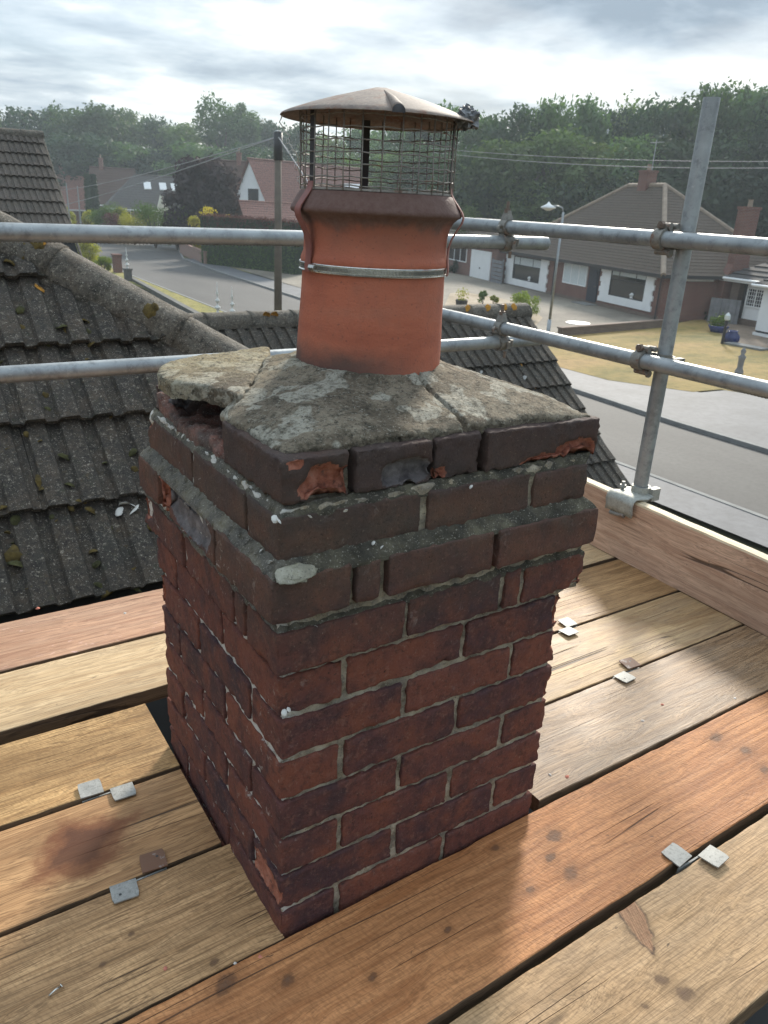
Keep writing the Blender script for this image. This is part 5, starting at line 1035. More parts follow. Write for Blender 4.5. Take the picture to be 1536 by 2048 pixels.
board('worn yellowish front board with a torn knot, nearest the viewer', -2.0, 1.66, -.484, -.260, M['w_f2'], rz=.010, seed=7, dz=-.003)
board('greyish wet shining board right of the foot of the stack', .592, 1.675, .012, .247, M['w_r1'], seed=8)
board('straw coloured board second from the stack foot on the right', .60, 1.68, .254, .487, M['w_r2'], seed=9, dz=-.001)
board('brown board right of the stack next to the far gap', .60, 1.69, .493, .752, M['w_r3'], seed=10)
# toe board on edge
ta = np.array([1.672, .84]); tb_ = np.array([1.612, -.95]); td = (tb_ - ta); tdn = td / np.linalg.norm(td); ta0 = ta - tdn * .9; Lt = np.linalg.norm(td) + .9
n = 60; V = []; F = []; MI = []; ring = [(0, 0), (0, .216), (.003, .222), (.038, .222), (.041, .218), (.041, 0)]
for i in range(n + 1):
    for a, z in ring: V.append((Lt * i / n, a + .0015 * fn((i * .1, a * 9, 0), 3), z + .0015 * fn((i * .13, 5, a), 3)))
for i in range(n):
    for k in range(6):
        F.append((i * 6 + k, i * 6 + (k + 1) % 6, (i + 1) * 6 + (k + 1) % 6, (i + 1) * 6 + k)); MI.append(1 if k in (1, 2, 3) else 0)
F += [tuple(range(5, -1, -1)), tuple(range(n * 6, n * 6 + 6))]; MI += [1, 1]
# the toe board's own grain runs along the board, so it gets a copy of the wood material that works in object space
def obj_space(m):
    m = m.copy(); nt = m.node_tree
    for g in [q for q in nt.nodes if q.type == 'NEW_GEOMETRY']:
        tc = nd(nt, 'ShaderNodeTexCoord')
        for l in list(g.outputs['Position'].links): nt.links.new(tc.outputs['Object'], l.to_socket)
    return m
tme = mesh('toe_board', V, F, [obj_space(M['w_toe']), obj_space(M['w_edge'])], False, MI)
tang = math.atan2(tdn[1], tdn[0]); to = obj('toe_board', tme, None, (ta0[0], ta0[1], DECK + .001), (0, 0, tang)); tag(to, 'pinkish toe board standing on edge at the right, with a fresh pale top edge', 'toe board')
# board clips
def tab(w, d, t=.0026, bendz=.0022, seed=0):
    V = []; F = []; n = 8
    for j in range(n + 1):
        f = j / n; y = d * f; z = bendz * math.sin(f * 1.7) + .0015
        cw = w * (1 - .10 * max(0, f - .8) / .2)
        for x, zz in ((-cw / 2, z), (cw / 2, z), (cw / 2, z + t), (-cw / 2, z + t)): V.append((x, y, zz))
    for j in range(n):
        for k in range(4): F.append((j * 4 + k, j * 4 + (k + 1) % 4, (j + 1) * 4 + (k + 1) % 4, (j + 1) * 4 + k))
    F = [f[::-1] for f in F] + [(0, 1, 2, 3), (n * 4 + 3, n * 4 + 2, n * 4 + 1, n * 4)]
    return V, F
def clip(label, pa, pb, yj, ma, mb_, holes=False):
    """two tabs bent over a joint between boards: pa lies on the far board, pb on the near one"""
    A = at(*pa, DECK); B = at(*pb, DECK); t = thing('board_clip', label, 'board clip', ((A[0] + B[0]) / 2, yj, DECK), 0, 'metal clips joining the boards')
    for Pp, sg, mm in ((A, 1, ma), (B, -1, mb_)):
        V, F = tab(.044, .040, seed=1); V = [(x, y * sg, z) for x, y, z in V]; F = F if sg > 0 else [f[::-1] for f in F]
        o = obj('tab', mesh('tab', V, F, mm), t, (Pp[0], yj + .0 * sg, DECK + .0002), (rnd.uniform(-.01, .03) * sg, rnd.uniform(-.03, .03), rnd.uniform(-.12, .12)))
        if holes: obj('nail_hole', MB().lathe([(.0026, 0), (.0026, .0006)], 10).me('nail_hole', M['dark']), o, (.008 * sg, .026 * sg, .0056), local=True)
    x0, x1 = sorted((A[0], B[0])); obj('web', MB().box(x0 - .02, x1 + .02, yj - .0016, yj + .0016, DECK - .03, DECK - .004).me('web', M['clip']), t, (WL[t][0], WL[t][1], WL[t][2]))
    for o in t.children:
        if o.name.startswith('web'): o.location = -WL[t]
clip('pale clip joining the honey board and the stained board', (180, 1580), (246, 1582), .469, M['clip'], M['clip'])
clip('clip with one rusty tab, nearest to the burnt stain', (305, 1728), (250, 1780), .229, M['clip_rust'], M['clip'], True)
clip('pale clip joining the orange board and the front board', (1343, 1703), (1412, 1707), -.246, M['clip'], M['clip'])
clip('clip with a fully rusted far tab on the shining boards right of the stack', (1262, 1332), (1245, 1355), .2505, M['clip_rust'], M['clip'], True)
clip('pale clip half hidden behind the right edge of the stack', (1134, 1247), (1133, 1263), .490, M['clip'], M['clip'])
P = at(98, 1995, DECK); Q = at(124, 1976, DECK); nl = thing('nail', 'loose bent nail lying on the tan board at the lower left', 'nail', tuple(P)); P = Vector(P); Q = Vector(Q)
obj('shank', MB().tube([(0, 0, .003), (Q - P) * .5 + Vector((0, 0, .006)), (Q - P) + Vector((0, 0, .005))], .0016, 8).me('shank', M['inox'], True), nl, (0, 0, 0), local=True)
obj('head', MB().tube([(Q - P) + Vector((0, 0, .005)), (Q - P) * 1.05 + Vector((0, 0, .0055))], .0042, 10).me('head', M['inox']), nl, (0, 0, 0), local=True)
# crumbs of mortar and splinters lying on the boards
M['crumb'] = m_plain('mortar_crumb', (.56, .50, .44), .95, 0, .2, 90); M['pinkcrumb'] = m_plain('brick_crumb', (.52, .19, .13), .95, 0, .2, 90)
CR = [lump('crumb', s + 60, .005, .8, M['crumb'] if s % 2 else M['pinkcrumb'], 8) for s in range(4)]
for i, (px, y, s, lab) in enumerate([(520, 1912, .9, 'white mortar crumb on the orange board in front of the stack'), (1285, 1440, .8, 'pale crumb on the shining wet board, nearest its knot'), (1135, 1552, .9, 'pink brick crumb at the stack end of the wet board'), (1100, 1548, .7, 'smaller pink crumb beside the stack on the wet board'), (1325, 1408, .8, 'pink crumb on the wet board near the orange one'), (1470, 1395, .9, 'brick crumb at the right end of the wet board'), (330, 1935, .6, 'tiny pale crumb on the tan board'), (470, 1925, .5, 'speck of mortar on the edge of the tan board'), (75, 1215, 1.0, 'pale mortar crumb on the speckled pinkish board'), (250, 1225, 1.1, 'mortar crumb at the middle of the speckled pinkish board')]):
    o = obj('mortar_crumb', CR[i % 4], None, at(px, y, DECK + .002)); o.scale = (s, s, s); o.rotation_euler = (0, 0, i); tag(o, lab, 'crumb', 'crumbs lying on the boards')

# ------------------------------------------------------------------ scaffold tubes and couplers
TR = .02415
def tube_thing(name, label, a, b, cat='scaffold tube', ribbed=False):
    a = Vector(a); b = Vector(b); t = thing(name, label, cat, tuple(a)); n = 28; L = (b - a).length; d = (b - a).normalized()
    mb = MB(); m = max(2, int(L / .12)); mb.tube([(0, 0, 0)] + [d * (L * i / m) for i in range(1, m)] + [d * L], TR, n, caps=False)
    for e, sg in ((Vector((0, 0, 0)), 1), (d * L, -1)):        # open ends with wall thickness
        mb.tube([e, e + d * sg * .08], TR - .004, n, caps=False); u = d.orthogonal().normalized(); w = d.cross(u)
        V = [e + (u * math.cos(2 * math.pi * k / n) + w * math.sin(2 * math.pi * k / n)) * r_ for r_ in (TR, TR - .004) for k in range(n)]; mb.add(V, [(k, (k + 1) % n, n + (k + 1) % n, n + k) for k in range(n)])
    # the mill's faint grip marks along the underside
    me = mb.me('tube', M['galv']); smooth_by_angle(me, 45); obj('tube', me, t, (0, 0, 0), local=True)
    if ribbed:
        g = MB(); k = int(L / .011); up = Vector((0, 0, -1)); sd_ = d.cross(up).normalized()
        for i in range(k):
            c = d * (.02 + .011 * i); g.tube([c + (up * math.cos(.5) + sd_ * math.sin(-.5)) * (TR - .0004), c + up * (TR + .0009), c + (up * math.cos(.5) + sd_ * math.sin(.5)) * (TR - .0004)], .0016, 4)
        obj('grip_mark', g.me('grip_mark', M['galv']), t, (0, 0, 0), local=True, kind='stuff')
    return t
XR = 1.68
tube_thing('guard_rail', 'upper scaffold rail crossing at the left, ending in an open end above the drive', (-2.2, 1.53, .498), (1.893, 1.53, .508), ribbed=True)
tube_thing('guard_rail', 'lower scaffold rail running behind the broken mortar slab at the left', (-2.2, 1.50, .131), (1.885, 1.50, .134))
tube_thing('guard_rail', 'upper right scaffold rail crossing in front of the post toward the viewer', (XR, 2.1, .563), (XR, -1.6, .563))
tube_thing('guard_rail', 'lower right scaffold rail above the toe board', (XR, 2.1, .190), (XR, -1.6, .190), ribbed=True)
XP, YP = 1.744, .768
post = tube_thing('scaffold_post', 'upright scaffold post standing outside the toe board at the right', (XP, YP, -2.6), (XP, YP + .006, .952), 'scaffold post')
def collar(mb, c, ax, r0=TR + .0005, r1=TR + .0065, w=.042, a0=0.0, a1=2 * math.pi, n=26, ref=None):
    c = Vector(c); ax = Vector(ax).normalized(); u = (Vector(ref) - ax * Vector(ref).dot(ax)).normalized() if ref is not None else ax.orthogonal().normalized(); v = ax.cross(u); V = []; F = []
    for i in range(n + 1):
        a = a0 + (a1 - a0) * i / n; d = u * math.cos(a) + v * math.sin(a)
        for r_, s in ((r0, -1), (r1, -1), (r1, 1), (r0, 1)): V.append(c + d * r_ + ax * (w / 2 * s))
    for i in range(n):
        for k in range(4): F.append((i * 4 + k, i * 4 + (k + 1) % 4, (i + 1) * 4 + (k + 1) % 4, (i + 1) * 4 + k))
    F += [(3, 2, 1, 0), (n * 4, n * 4 + 1, n * 4 + 2, n * 4 + 3)]; return mb.add(V, F)
def bolt(mb, p, d, L=.05, r=.0055, nut=.011):
    p = Vector(p); d = Vector(d).normalized(); mb.tube([p, p + d * L], r, 8); mb.tube([p + d * L * .45, p + d * (L * .45 + .011)], nut, 6); return mb
def coupler(label, ca, axa, cb, axb, gdir, odir, cat='coupler'):
    """double coupler: a band on each tube, a saddle between them, hinge lugs and bolts; odir is where bolt lugs stick out"""
    ca, cb = Vector(ca), Vector(cb); t = thing('coupler', label, cat, tuple((ca + cb) / 2), 0, 'scaffold couplers'); o0 = (ca + cb) / 2
    axa = Vector(axa); axb = Vector(axb); g = (cb - ca).normalized(); od = Vector(odir)
    mid = (ca + cb) / 2 - o0
    sd = MB(); 
    for c, ax, sg in ((ca, axa, 1), (cb, axb, -1)): collar(sd, c - o0, ax, a0=-1.35, a1=1.35, ref=g * sg, r1=TR + .0085, w=.050)
    obj('saddle', smooth_by_angle(sd.me('saddle', M['forged'])), t, (0, 0, 0), local=True)
    for c, ax, sg, od_ in ((ca, axa, 1, od), (cb, axb, -1, od.cross(axb) if abs(od.dot(axb)) > .9 else od)):
        od_ = (od_ - ax * od_.dot(ax)).normalized(); fl = MB(); collar(fl, c - o0, ax, a0=1.2, a1=5.1, ref=g * sg, w=.036, r1=TR + .007)
        p = c - o0 + od_ * (TR + .016); lug = MB()
        for s in (-1, 1):
            q = p + g * sg * .0 - g * (.009 * s); lug.tube([q - ax * .019, q + ax * .019], .0085, 10)
        obj('flap', smooth_by_angle(fl.me('flap', M['forged'])), t, (0, 0, 0), local=True)
        obj('lug', smooth_by_angle(lug.me('lug', M['forged'])), t, (0, 0, 0), local=True)
        bo = bolt(MB(), p - g * sg * -.022, -g * sg, .062, .0055, .0115); obj('bolt', bo.me('bolt', M['boltsteel']), t, (0, 0, 0), local=True)
        h = c - o0 - od_ * (TR + .009); obj('hinge', smooth_by_angle(MB().tube([h - ax * .018, h + ax * .018], .0085, 12).me('hinge', M['forged'])), t, (0, 0, 0), local=True)
    return t
coupler('coupler clamping the upper right rail to the post', (XR, YP - .052, .563), (0, 1, 0), (XP, YP, .563), (0, 0, 1), None, (0, 0, 1)) if False else None
def post_coupler(label, z):
    t = thing('coupler', label, 'coupler', (XR, YP, z), 0, 'scaffold couplers'); yc = YP + .046
    sd = MB(); collar(sd, (0, .046, 0), (0, 1, 0), a0=-1.4, a1=1.4, ref=(1, 0, 0), r1=TR + .009, w=.046); collar(sd, (XP - XR, 0, .0), (0, 0, 1), a0=-1.3, a1=1.3, ref=(-1, 0, 0), r1=TR + .008, w=.05)
    sd.box(.028, .044, .012, .064, -.03, .026); obj('saddle', smooth_by_angle(sd.me('saddle', M['forged'])), t, (0, 0, 0), local=True)
    fl = MB(); collar(fl, (0, .046, 0), (0, 1, 0), a0=1.45, a1=4.85, ref=(1, 0, 0), w=.034, r1=TR + .0075)
    fl.box(-.006, .030, .030, .062, TR + .002, TR + .010); obj('flap', smooth_by_angle(fl.me('flap', M['forged'])), t, (0, 0, 0), local=True)
    lg = MB(); lg.tube([(.006, .022, TR + .013), (.006, .070, TR + .013)], .0105, 12); lg.tube([(.030, .015, TR + .014), (.030, .05, TR + .014)], .0085, 12); obj('lug', smooth_by_angle(lg.me('lug', M['forged'])), t, (0, 0, 0), local=True)
    bolt_ = MB().tube([(-.020, .046, TR + .016), (.052, .034, TR + .016)], .0058, 8).tube([(-.018, .046, TR + .016), (-.006, .045, TR + .016)], .0125, 6); obj('bolt', bolt_.me('bolt', M['boltsteel']), t, (0, 0, 0), local=True)
    hg = MB().tube([(.010, .018, -TR - .012), (.010, .066, -TR - .012)], .0105, 14); hg.tube([(.012, .010, -TR - .016), (.012, .018, -TR - .016)], .012, 14); obj('hinge', smooth_by_angle(hg.me('hinge', M['forged'])), t, (0, 0, 0), local=True)
    st = MB(); collar(st, (XP - XR, 0, 0), (0, 0, 1), a0=1.2, a1=5.0, ref=(-1, 0, 0), w=.036, r1=TR + .007); st.box(XP - XR - .01, XP - XR + .04, -TR - .022, -TR - .002, -.016, .016); obj('flap', smooth_by_angle(st.me('flap', M['forged'])), t, (0, 0, 0), local=True)
    return t
post_coupler('coupler clamping the upper right rail to the post', .563)
post_coupler('coupler clamping the lower right rail to the post', .190)
def cross_coupler(label, y, zu, zl):
    """rail along y above rail along x"""
    z0 = (zu + zl) / 2; t = thing('coupler', label, 'coupler', (XR, y, z0), 0, 'scaffold couplers'); a = zu - z0; b = zl - z0
    sd = MB(); collar(sd, (0, 0, a), (0, 1, 0), a0=-1.4, a1=1.4, ref=(0, 0, -1), r1=TR + .007, w=.046); collar(sd, (0, 0, b), (1, 0, 0), a0=-1.4, a1=1.4, ref=(0, 0, 1), r1=TR + .007, w=.046); obj('saddle', smooth_by_angle(sd.me('saddle', M['forged'])), t, (0, 0, 0), local=True)
    fl = MB(); collar(fl, (0, 0, a), (0, 1, 0), a0=1.3, a1=4.9, ref=(0, 0, -1), w=.034, r1=TR + .0075)
    fl.add([(-.020, -.018, a + TR + .002), (.012, -.018, a + TR + .002), (.012, .018, a + TR + .002), (-.020, .018, a + TR + .002), (-.012, -.012, a + TR + .034), (.002, -.012, a + TR + .034), (.002, .012, a + TR + .034), (-.012, .012, a + TR + .034)], [(0, 1, 5, 4), (1, 2, 6, 5), (2, 3, 7, 6), (3, 0, 4, 7), (4, 5, 6, 7)]); obj('flap', smooth_by_angle(fl.me('flap', M['forged'])), t, (0, 0, 0), local=True)
    bo = MB().tube([(-.006, 0, a + TR), (-.006, 0, a + TR + .066)], .0062, 8).tube([(-.006, 0, a + TR + .026), (-.006, 0, a + TR + .040)], .0125, 6); obj('bolt', bo.me('bolt', M['boltsteel']), t, (0, 0, 0), local=True)
    lp = MB(); collar(lp, (-TR - .014, -.004, a - .006), (0, 1, 0), r0=.007, r1=.013, w=.012, n=16); obj('lug', smooth_by_angle(lp.me('lug', M['forged'])), t, (0, 0, 0), local=True)
    fl2 = MB(); collar(fl2, (0, 0, b), (1, 0, 0), a0=1.3, a1=4.9, ref=(0, 0, 1), w=.034, r1=TR + .0075); fl2.tube([(.012, -TR - .012, b + .008), (.012, -TR - .012, b - .020)], .0085, 10).tube([(.03, -TR - .008, b + .014), (.03, -TR - .008, b - .012)], .0075, 10); obj('flap', smooth_by_angle(fl2.me('flap', M['forged'])), t, (0, 0, 0), local=True)
    b2 = MB().tube([(-.002, -TR - .01, b - TR - .006), (-.002, -TR - .01, b - TR - .03)], .0062, 8); obj('bolt', b2.me('bolt', M['boltsteel']), t, (0, 0, 0), local=True)
    return t
cross_coupler('coupler where the two upper rails cross, with its bolt standing up', 1.53, .563, .507)
cross_coupler('coupler where the two lower rails cross above the ribbed tiles', 1.50, .190, .133)
# board clamp on top of the toe board at the post
tc_ = ta + (ta - ta0) / np.linalg.norm(ta - ta0) * .0; yb = .772; xb = ta[0] + (yb - ta[1]) * (td[0] / td[1])
bc = thing('board_clamp', 'pale zinc clamp hooked over the toe board at the foot of the post', 'clamp', (xb, yb, DECK + .222), 0)
V = []; F = []; sec = [(-.021, -.052), (-.020, -.035), (-.026, -.012), (-.022, .006), (-.008, .016), (.012, .014), (.034, .010), (.056, .008), (.078, .014)]
for i in range(9):
    y = -.058 + .116 * i / 8; crown_ = .008 * math.sin(math.pi * i / 8)
    for x, z in sec: V.append((x - (crown_ if x < -.01 else 0), y, z + (crown_ if x > -.03 else 0) + .001 * fn((x * 30, y * 30, z), 1)))
m_ = len(sec)
for i in range(8):
    for k in range(m_ - 1): F.append((i * m_ + k, i * m_ + k + 1, (i + 1) * m_ + k + 1, (i + 1) * m_ + k))
cm = mesh('hook_plate', V, F, M['palecast'], True); bm = bmesh.new(); bm.from_mesh(cm); bmesh.ops.solidify(bm, geom=bm.faces[:], thickness=.005); bm.to_mesh(cm); bm.free(); obj('hook_plate', cm, bc, (0, 0, 0), (0, 0, math.atan2(-td[0], -td[1]) * -1 * .0), local=True)
obj('bolt', MB().tube([(.03, .038, .0), (.03, .038, .046)], .006, 8).tube([(.03, .038, .024), (.03, .038, .034)], .012, 6).me('bolt', M['clip']), bc, (0, 0, 0), local=True)
cl = MB(); collar(cl, (XP - xb, YP - yb, .012), (0, 0, 1), w=.05, r1=TR + .008); cl.box(XP - xb + .01, XP - xb + .05, -.048, -.026, -.01, .034); obj('collar', smooth_by_angle(cl.me('collar', M['palecast'])), bc, (0, 0, 0), local=True)
obj('wedge', MB().tube([(-.024, -.03, -.05), (-.024, .03, -.056)], .008, 8).me('wedge', M['forged']), bc, (0, 0, 0), local=True)

# ------------------------------------------------------------------ the chimney stack
D0 = .5525
stack = thing('chimney_stack', 'dark red brick chimney stack with cracked mortar flaunching and broken upper courses', 'chimney', (.29, .29, -2.6))
SB = [M['brick'], M['raw']]; SBG = [M['brick'], M['rawgrey']]
bseed = [0]
def brick(x0, x1, y0, y1, z0, z1, fine=True, carve=(), mats=None, proud=0.0):
    bseed[0] += 1; rs = random.Random(bseed[0] * 17)
    j = lambda: rs.uniform(-.0018, .0018)
    x0 += j(); x1 += j(); y0 += j(); y1 += j(); z0 += j() * .7; z1 += j() * .7
    c = ((x0 + x1) / 2, (y0 + y1) / 2, (z0 + z1) / 2)
    cv = [((q[0][0] - c[0], q[0][1] - c[1], q[0][2] - c[2]), q[1], q[2]) for q in carve]
    V, F, raw = gridbox((x1 - x0) / 2, (y1 - y0) / 2, (z1 - z0) / 2, 0.0058 if (fine and carve) else .0095 if fine else .045, 0.0028 if fine else .003, .0019 if fine else .0008, bseed[0], cv)
    me = mesh('brick', V, F, M['brick'], True)
    if carve:
        me.attributes.new('raw', 'FLOAT', 'POINT').data.foreach_set('value', raw); me.attributes.new('grey', 'FLOAT', 'POINT').data.foreach_set('value', [1.0 if mats is SBG else 0.0] * len(V))
    return obj('brick', me, stack, c, (rs.uniform(-.006, .006), rs.uniform(-.006, .006), rs.uniform(-.008, .008)))
def courseA(z0, z1, fine, W=D0, ox=0.0, cl=None):
    cl = cl or {}
    for k, (a, b, c, d, f) in enumerate([(0, .1025, 0, .215, 1), (.1125, .3275, 0, .1025, 1), (.3375, .5525, 0, .1025, 1), (0, .1025, .225, .44, 1), (0, .215, .45, .5525, 1), (.225, .44, .45, .5525, 0), (.45, .5525, .3375, .5525, 0), (.45, .5525, .1125, .3275, 0)]):
        brick(a + ox, b + ox, c, d, z0, z1, fine and f, cl.get(k, ()))
def courseB(z0, z1, fine, ox=0.0, cl=None):
    cl = cl or {}
    for k, (a, b, c, d, f) in enumerate([(0, .215, 0, .1025, 1), (.225, .44, 0, .1025, 1), (.45, .5525, 0, .215, 1), (0, .1025, .1125, .3275, 1), (0, .1025, .3375, .5525, 1), (.45, .5525, .225, .44, 0), (.3375, .5525, .45, .5525, 0), (.1125, .3275, .45, .5525, 0)]):
        brick(a + ox, b + ox, c, d, z0, z1, fine and f, cl.get(k, ()))
for k in range(11):
    zt = -.0085 - .075 * k + .004; zb = zt - .0645
    cl = {}
    if k == 0: cl = {2: [((.5525, .0, -.03), (.020, .03, .05), .010), ((.553, .05, -.05), (.02, .05, .025), .008)]}
    if k == 1: cl = {4: [((.0, .5525, -.115), (.03, .035, .05), .012)], 2: [((.5525, 0, -.10), (.012, .02, .03), .007)]}
    if k == 2: cl = {4: [((.0, .5525, -.19), (.018, .02, .03), .006)], 2: [((.5525, 0, -.20), (.012, .02, .03), .006)]}
    if k == 4: cl = {1: [((.36, 0, -.335), (.03, .012, .012), .004)]}
    if k == 5: cl = {0: [((0, .06, -.415), (.012, .07, .028), .004)]}
    if k == 7: cl = {0: [((0, .08, -.55), (.012, .05, .03), .005)]}
    (courseA if k % 2 == 0 else courseB)(zt - .065, zt, k < 7, cl=cl)
def custom(z0, z1, rx, ry, right, left, cor, back=True, carve=None, mats=None, skip=()):
    """right = x spans on the near right face, left = y spans on the near left face; cor = how far the corner brick runs back"""
    carve = carve or {}; mats = mats or {}
    for i, (a, b) in enumerate(right):
        d = cor if i == 0 else .1025
        brick(a, b if i or cor < .15 else min(b, a + .105) if False else b, ry[0], ry[0] + d, z0, z1, True, carve.get(('r', i), ()), mats.get(('r', i)))
    for i, (a, b) in enumerate(left): brick(rx[0], rx[0] + .1025, a, b, z0, z1, True, carve.get(('l', i), ()), mats.get(('l', i)))
    if back:
        ys = np.linspace(ry[0] + .112, ry[1], 3)
        for a, b in zip(ys, ys[1:]): brick(rx[1] - .1025, rx[1], a, b - .01, z0, z1, False)
        xs = np.linspace(rx[0] + (.112 if not skip else .33), rx[1] - .112, 3)
        for a, b in zip(xs, xs[1:]): brick(a, b - .01, ry[1] - .1025, ry[1], z0, z1, False)
custom(.009, .0735, (-.008, .587), (-.008, .605), [(-.008, .203), (.214, .393), (.402, .436), (.448, .587)], [(.106, .140), (.152, .365), (.376, .605)], .1025,
       carve={('l', 2): [((-.008, .60, .055), (.05, .06, .03), .016)], ('r', 3): [((.587, -.008, .012), (.03, .03, .02), .009)]})
custom(.097, .161, (-.020, .587), (-.020, .575), [(-.020, .100), (.110, .150), (.164, .356), (.369, .587)], [(.192, .405), (.415, .452), (.463, .575)], .20,
       carve={('l', 0): [((-.02, .31, .135), (.045, .12, .040), .012)], ('l', 1): [((-.02, .43, .12), (.03, .03, .05), .012)]}, mats={('l', 0): SBG})
custom(.1755, .238, (0, .566), (0, .562), [(0, .226), (.238, .440), (.447, .566)], [(.1125, .325), (.336, .562)], .1025, carve={('l', 1): [((0, .562, .236), (.03, .03, .02), .010)]})
custom(.2515, .3135, (.009, .587), (.008, .565), [(.009, .108), (.117, .246), (.252, .336), (.349, .587)], [], .205, skip=(1,),
       carve={('r', 0): [((.075, .008, .272), (.042, .03, .030), .015), ((.03, .008, .309), (.014, .01, .006), .003)], ('r', 1): [((.205, .008, .272), (.050, .03, .020), .017)], ('r', 2): [((.262, .008, .260), (.014, .02, .012), .010)], ('r', 3): [((.545, .008, .262), (.050, .03, .020), .014), ((.47, .008, .253), (.05, .02, .012), .008)]}, mats={('r', 1): SBG, ('r', 3): SB})
# mortar: the core the bricks are bedded in, with ragged joints
def core(x0, x1, y0, y1, z0, z1, cell, seed, inset=.0060, m='mortar', amp=.0036):
    V, F, _ = gridbox((x1 - x0) / 2 - inset, (y1 - y0) / 2 - inset, (z1 - z0) / 2, cell, .003, amp, seed)
    return obj('mortar', mesh('mortar', V, F, M[m], True), stack, ((x0 + x1) / 2, (y0 + y1) / 2, (z0 + z1) / 2))
core(0, D0, 0, D0, -.86, .012, .011, 3); core(0, D0, 0, D0, -2.6, -.85, .2, 4, .002)
core(-.008, .587, -.008, .605, .004, .092, .011, 5, .007); core(-.020, .587, -.020, .575, .088, .164, .011, 6, .016); core(0, .566, 0, .562, .150, .247, .011, 7, .006)
core(.215, .587, .008, .565, .240, .312, .012, 8, .024); core(.009, .30, .008, .205, .240, .312, .012, 9, .024)
def fillet(outer, inner, z0, z1, seed, amp=.0024, m='fillet'):
    """sloping mortar weathering on a ledge, all round"""
    (ox0, ox1, oy0, oy1), (ix0, ix1, iy0, iy1) = outer, inner; V = []; F = []; na = 110; nc = 6
    oc = [(ox0, oy1), (ox0, oy0), (ox1, oy0), (ox1, oy1)]; ic = [(ix0, iy1), (ix0, iy0), (ix1, iy0), (ix1, iy1)]; rows = []
    for s in range(4):
        for i in range(na):
            f = i / na; o = np.array(oc[s]) * (1 - f) + np.array(oc[(s + 1) % 4]) * f; q = np.array(ic[s]) * (1 - f) + np.array(ic[(s + 1) % 4]) * f; row = []
            for k in range(nc + 1):
                g = k / nc; p = o * (1 - g) + q * g; z = z0 + (z1 - z0) * (g ** .8); p3 = Vector((p[0], p[1], z)); w = amp * (fbm(p3, 55, seed) * .9 + .7 * fn(p3, 190, seed))
                row.append((p[0], p[1], z + w * (0.6 + .6 * g)))
            rows.append([(o[0], o[1], z0 - .006)] + row)
    n = len(rows); c = nc + 2
    for r_ in rows: V += r_
    for i in range(n):
        for k in range(c - 1): F.append((i * c + k, ((i + 1) % n) * c + k, ((i + 1) % n) * c + k + 1, i * c + k + 1))
    return obj('mortar_fillet', mesh('mortar_fillet', V, F, M[m], True), stack, (0, 0, 0))
for a in ((( -.017, .584, -.017, .572), (.002, .563, .002, .560), .1615, .181, 11), ((.003, .563, .003, .559), (.014, .582, .013, .56), .2385, .252, 12), ((-.005, .584, -.005, .602), (.004, .56, .004, .566), .074, .086, 13)):
    fillet(*a).location = -WL[stack]
# lichen on the ledge at the near corner
lp = lump('lichen_patch', 91, .030, .22, M['lichen'], 20); lpp = at(592, 1147, .170); o = obj('lichen_patch', lp, stack, lpp, (R(38), 0, R(4))); o.scale = (1.0, .36, .55)
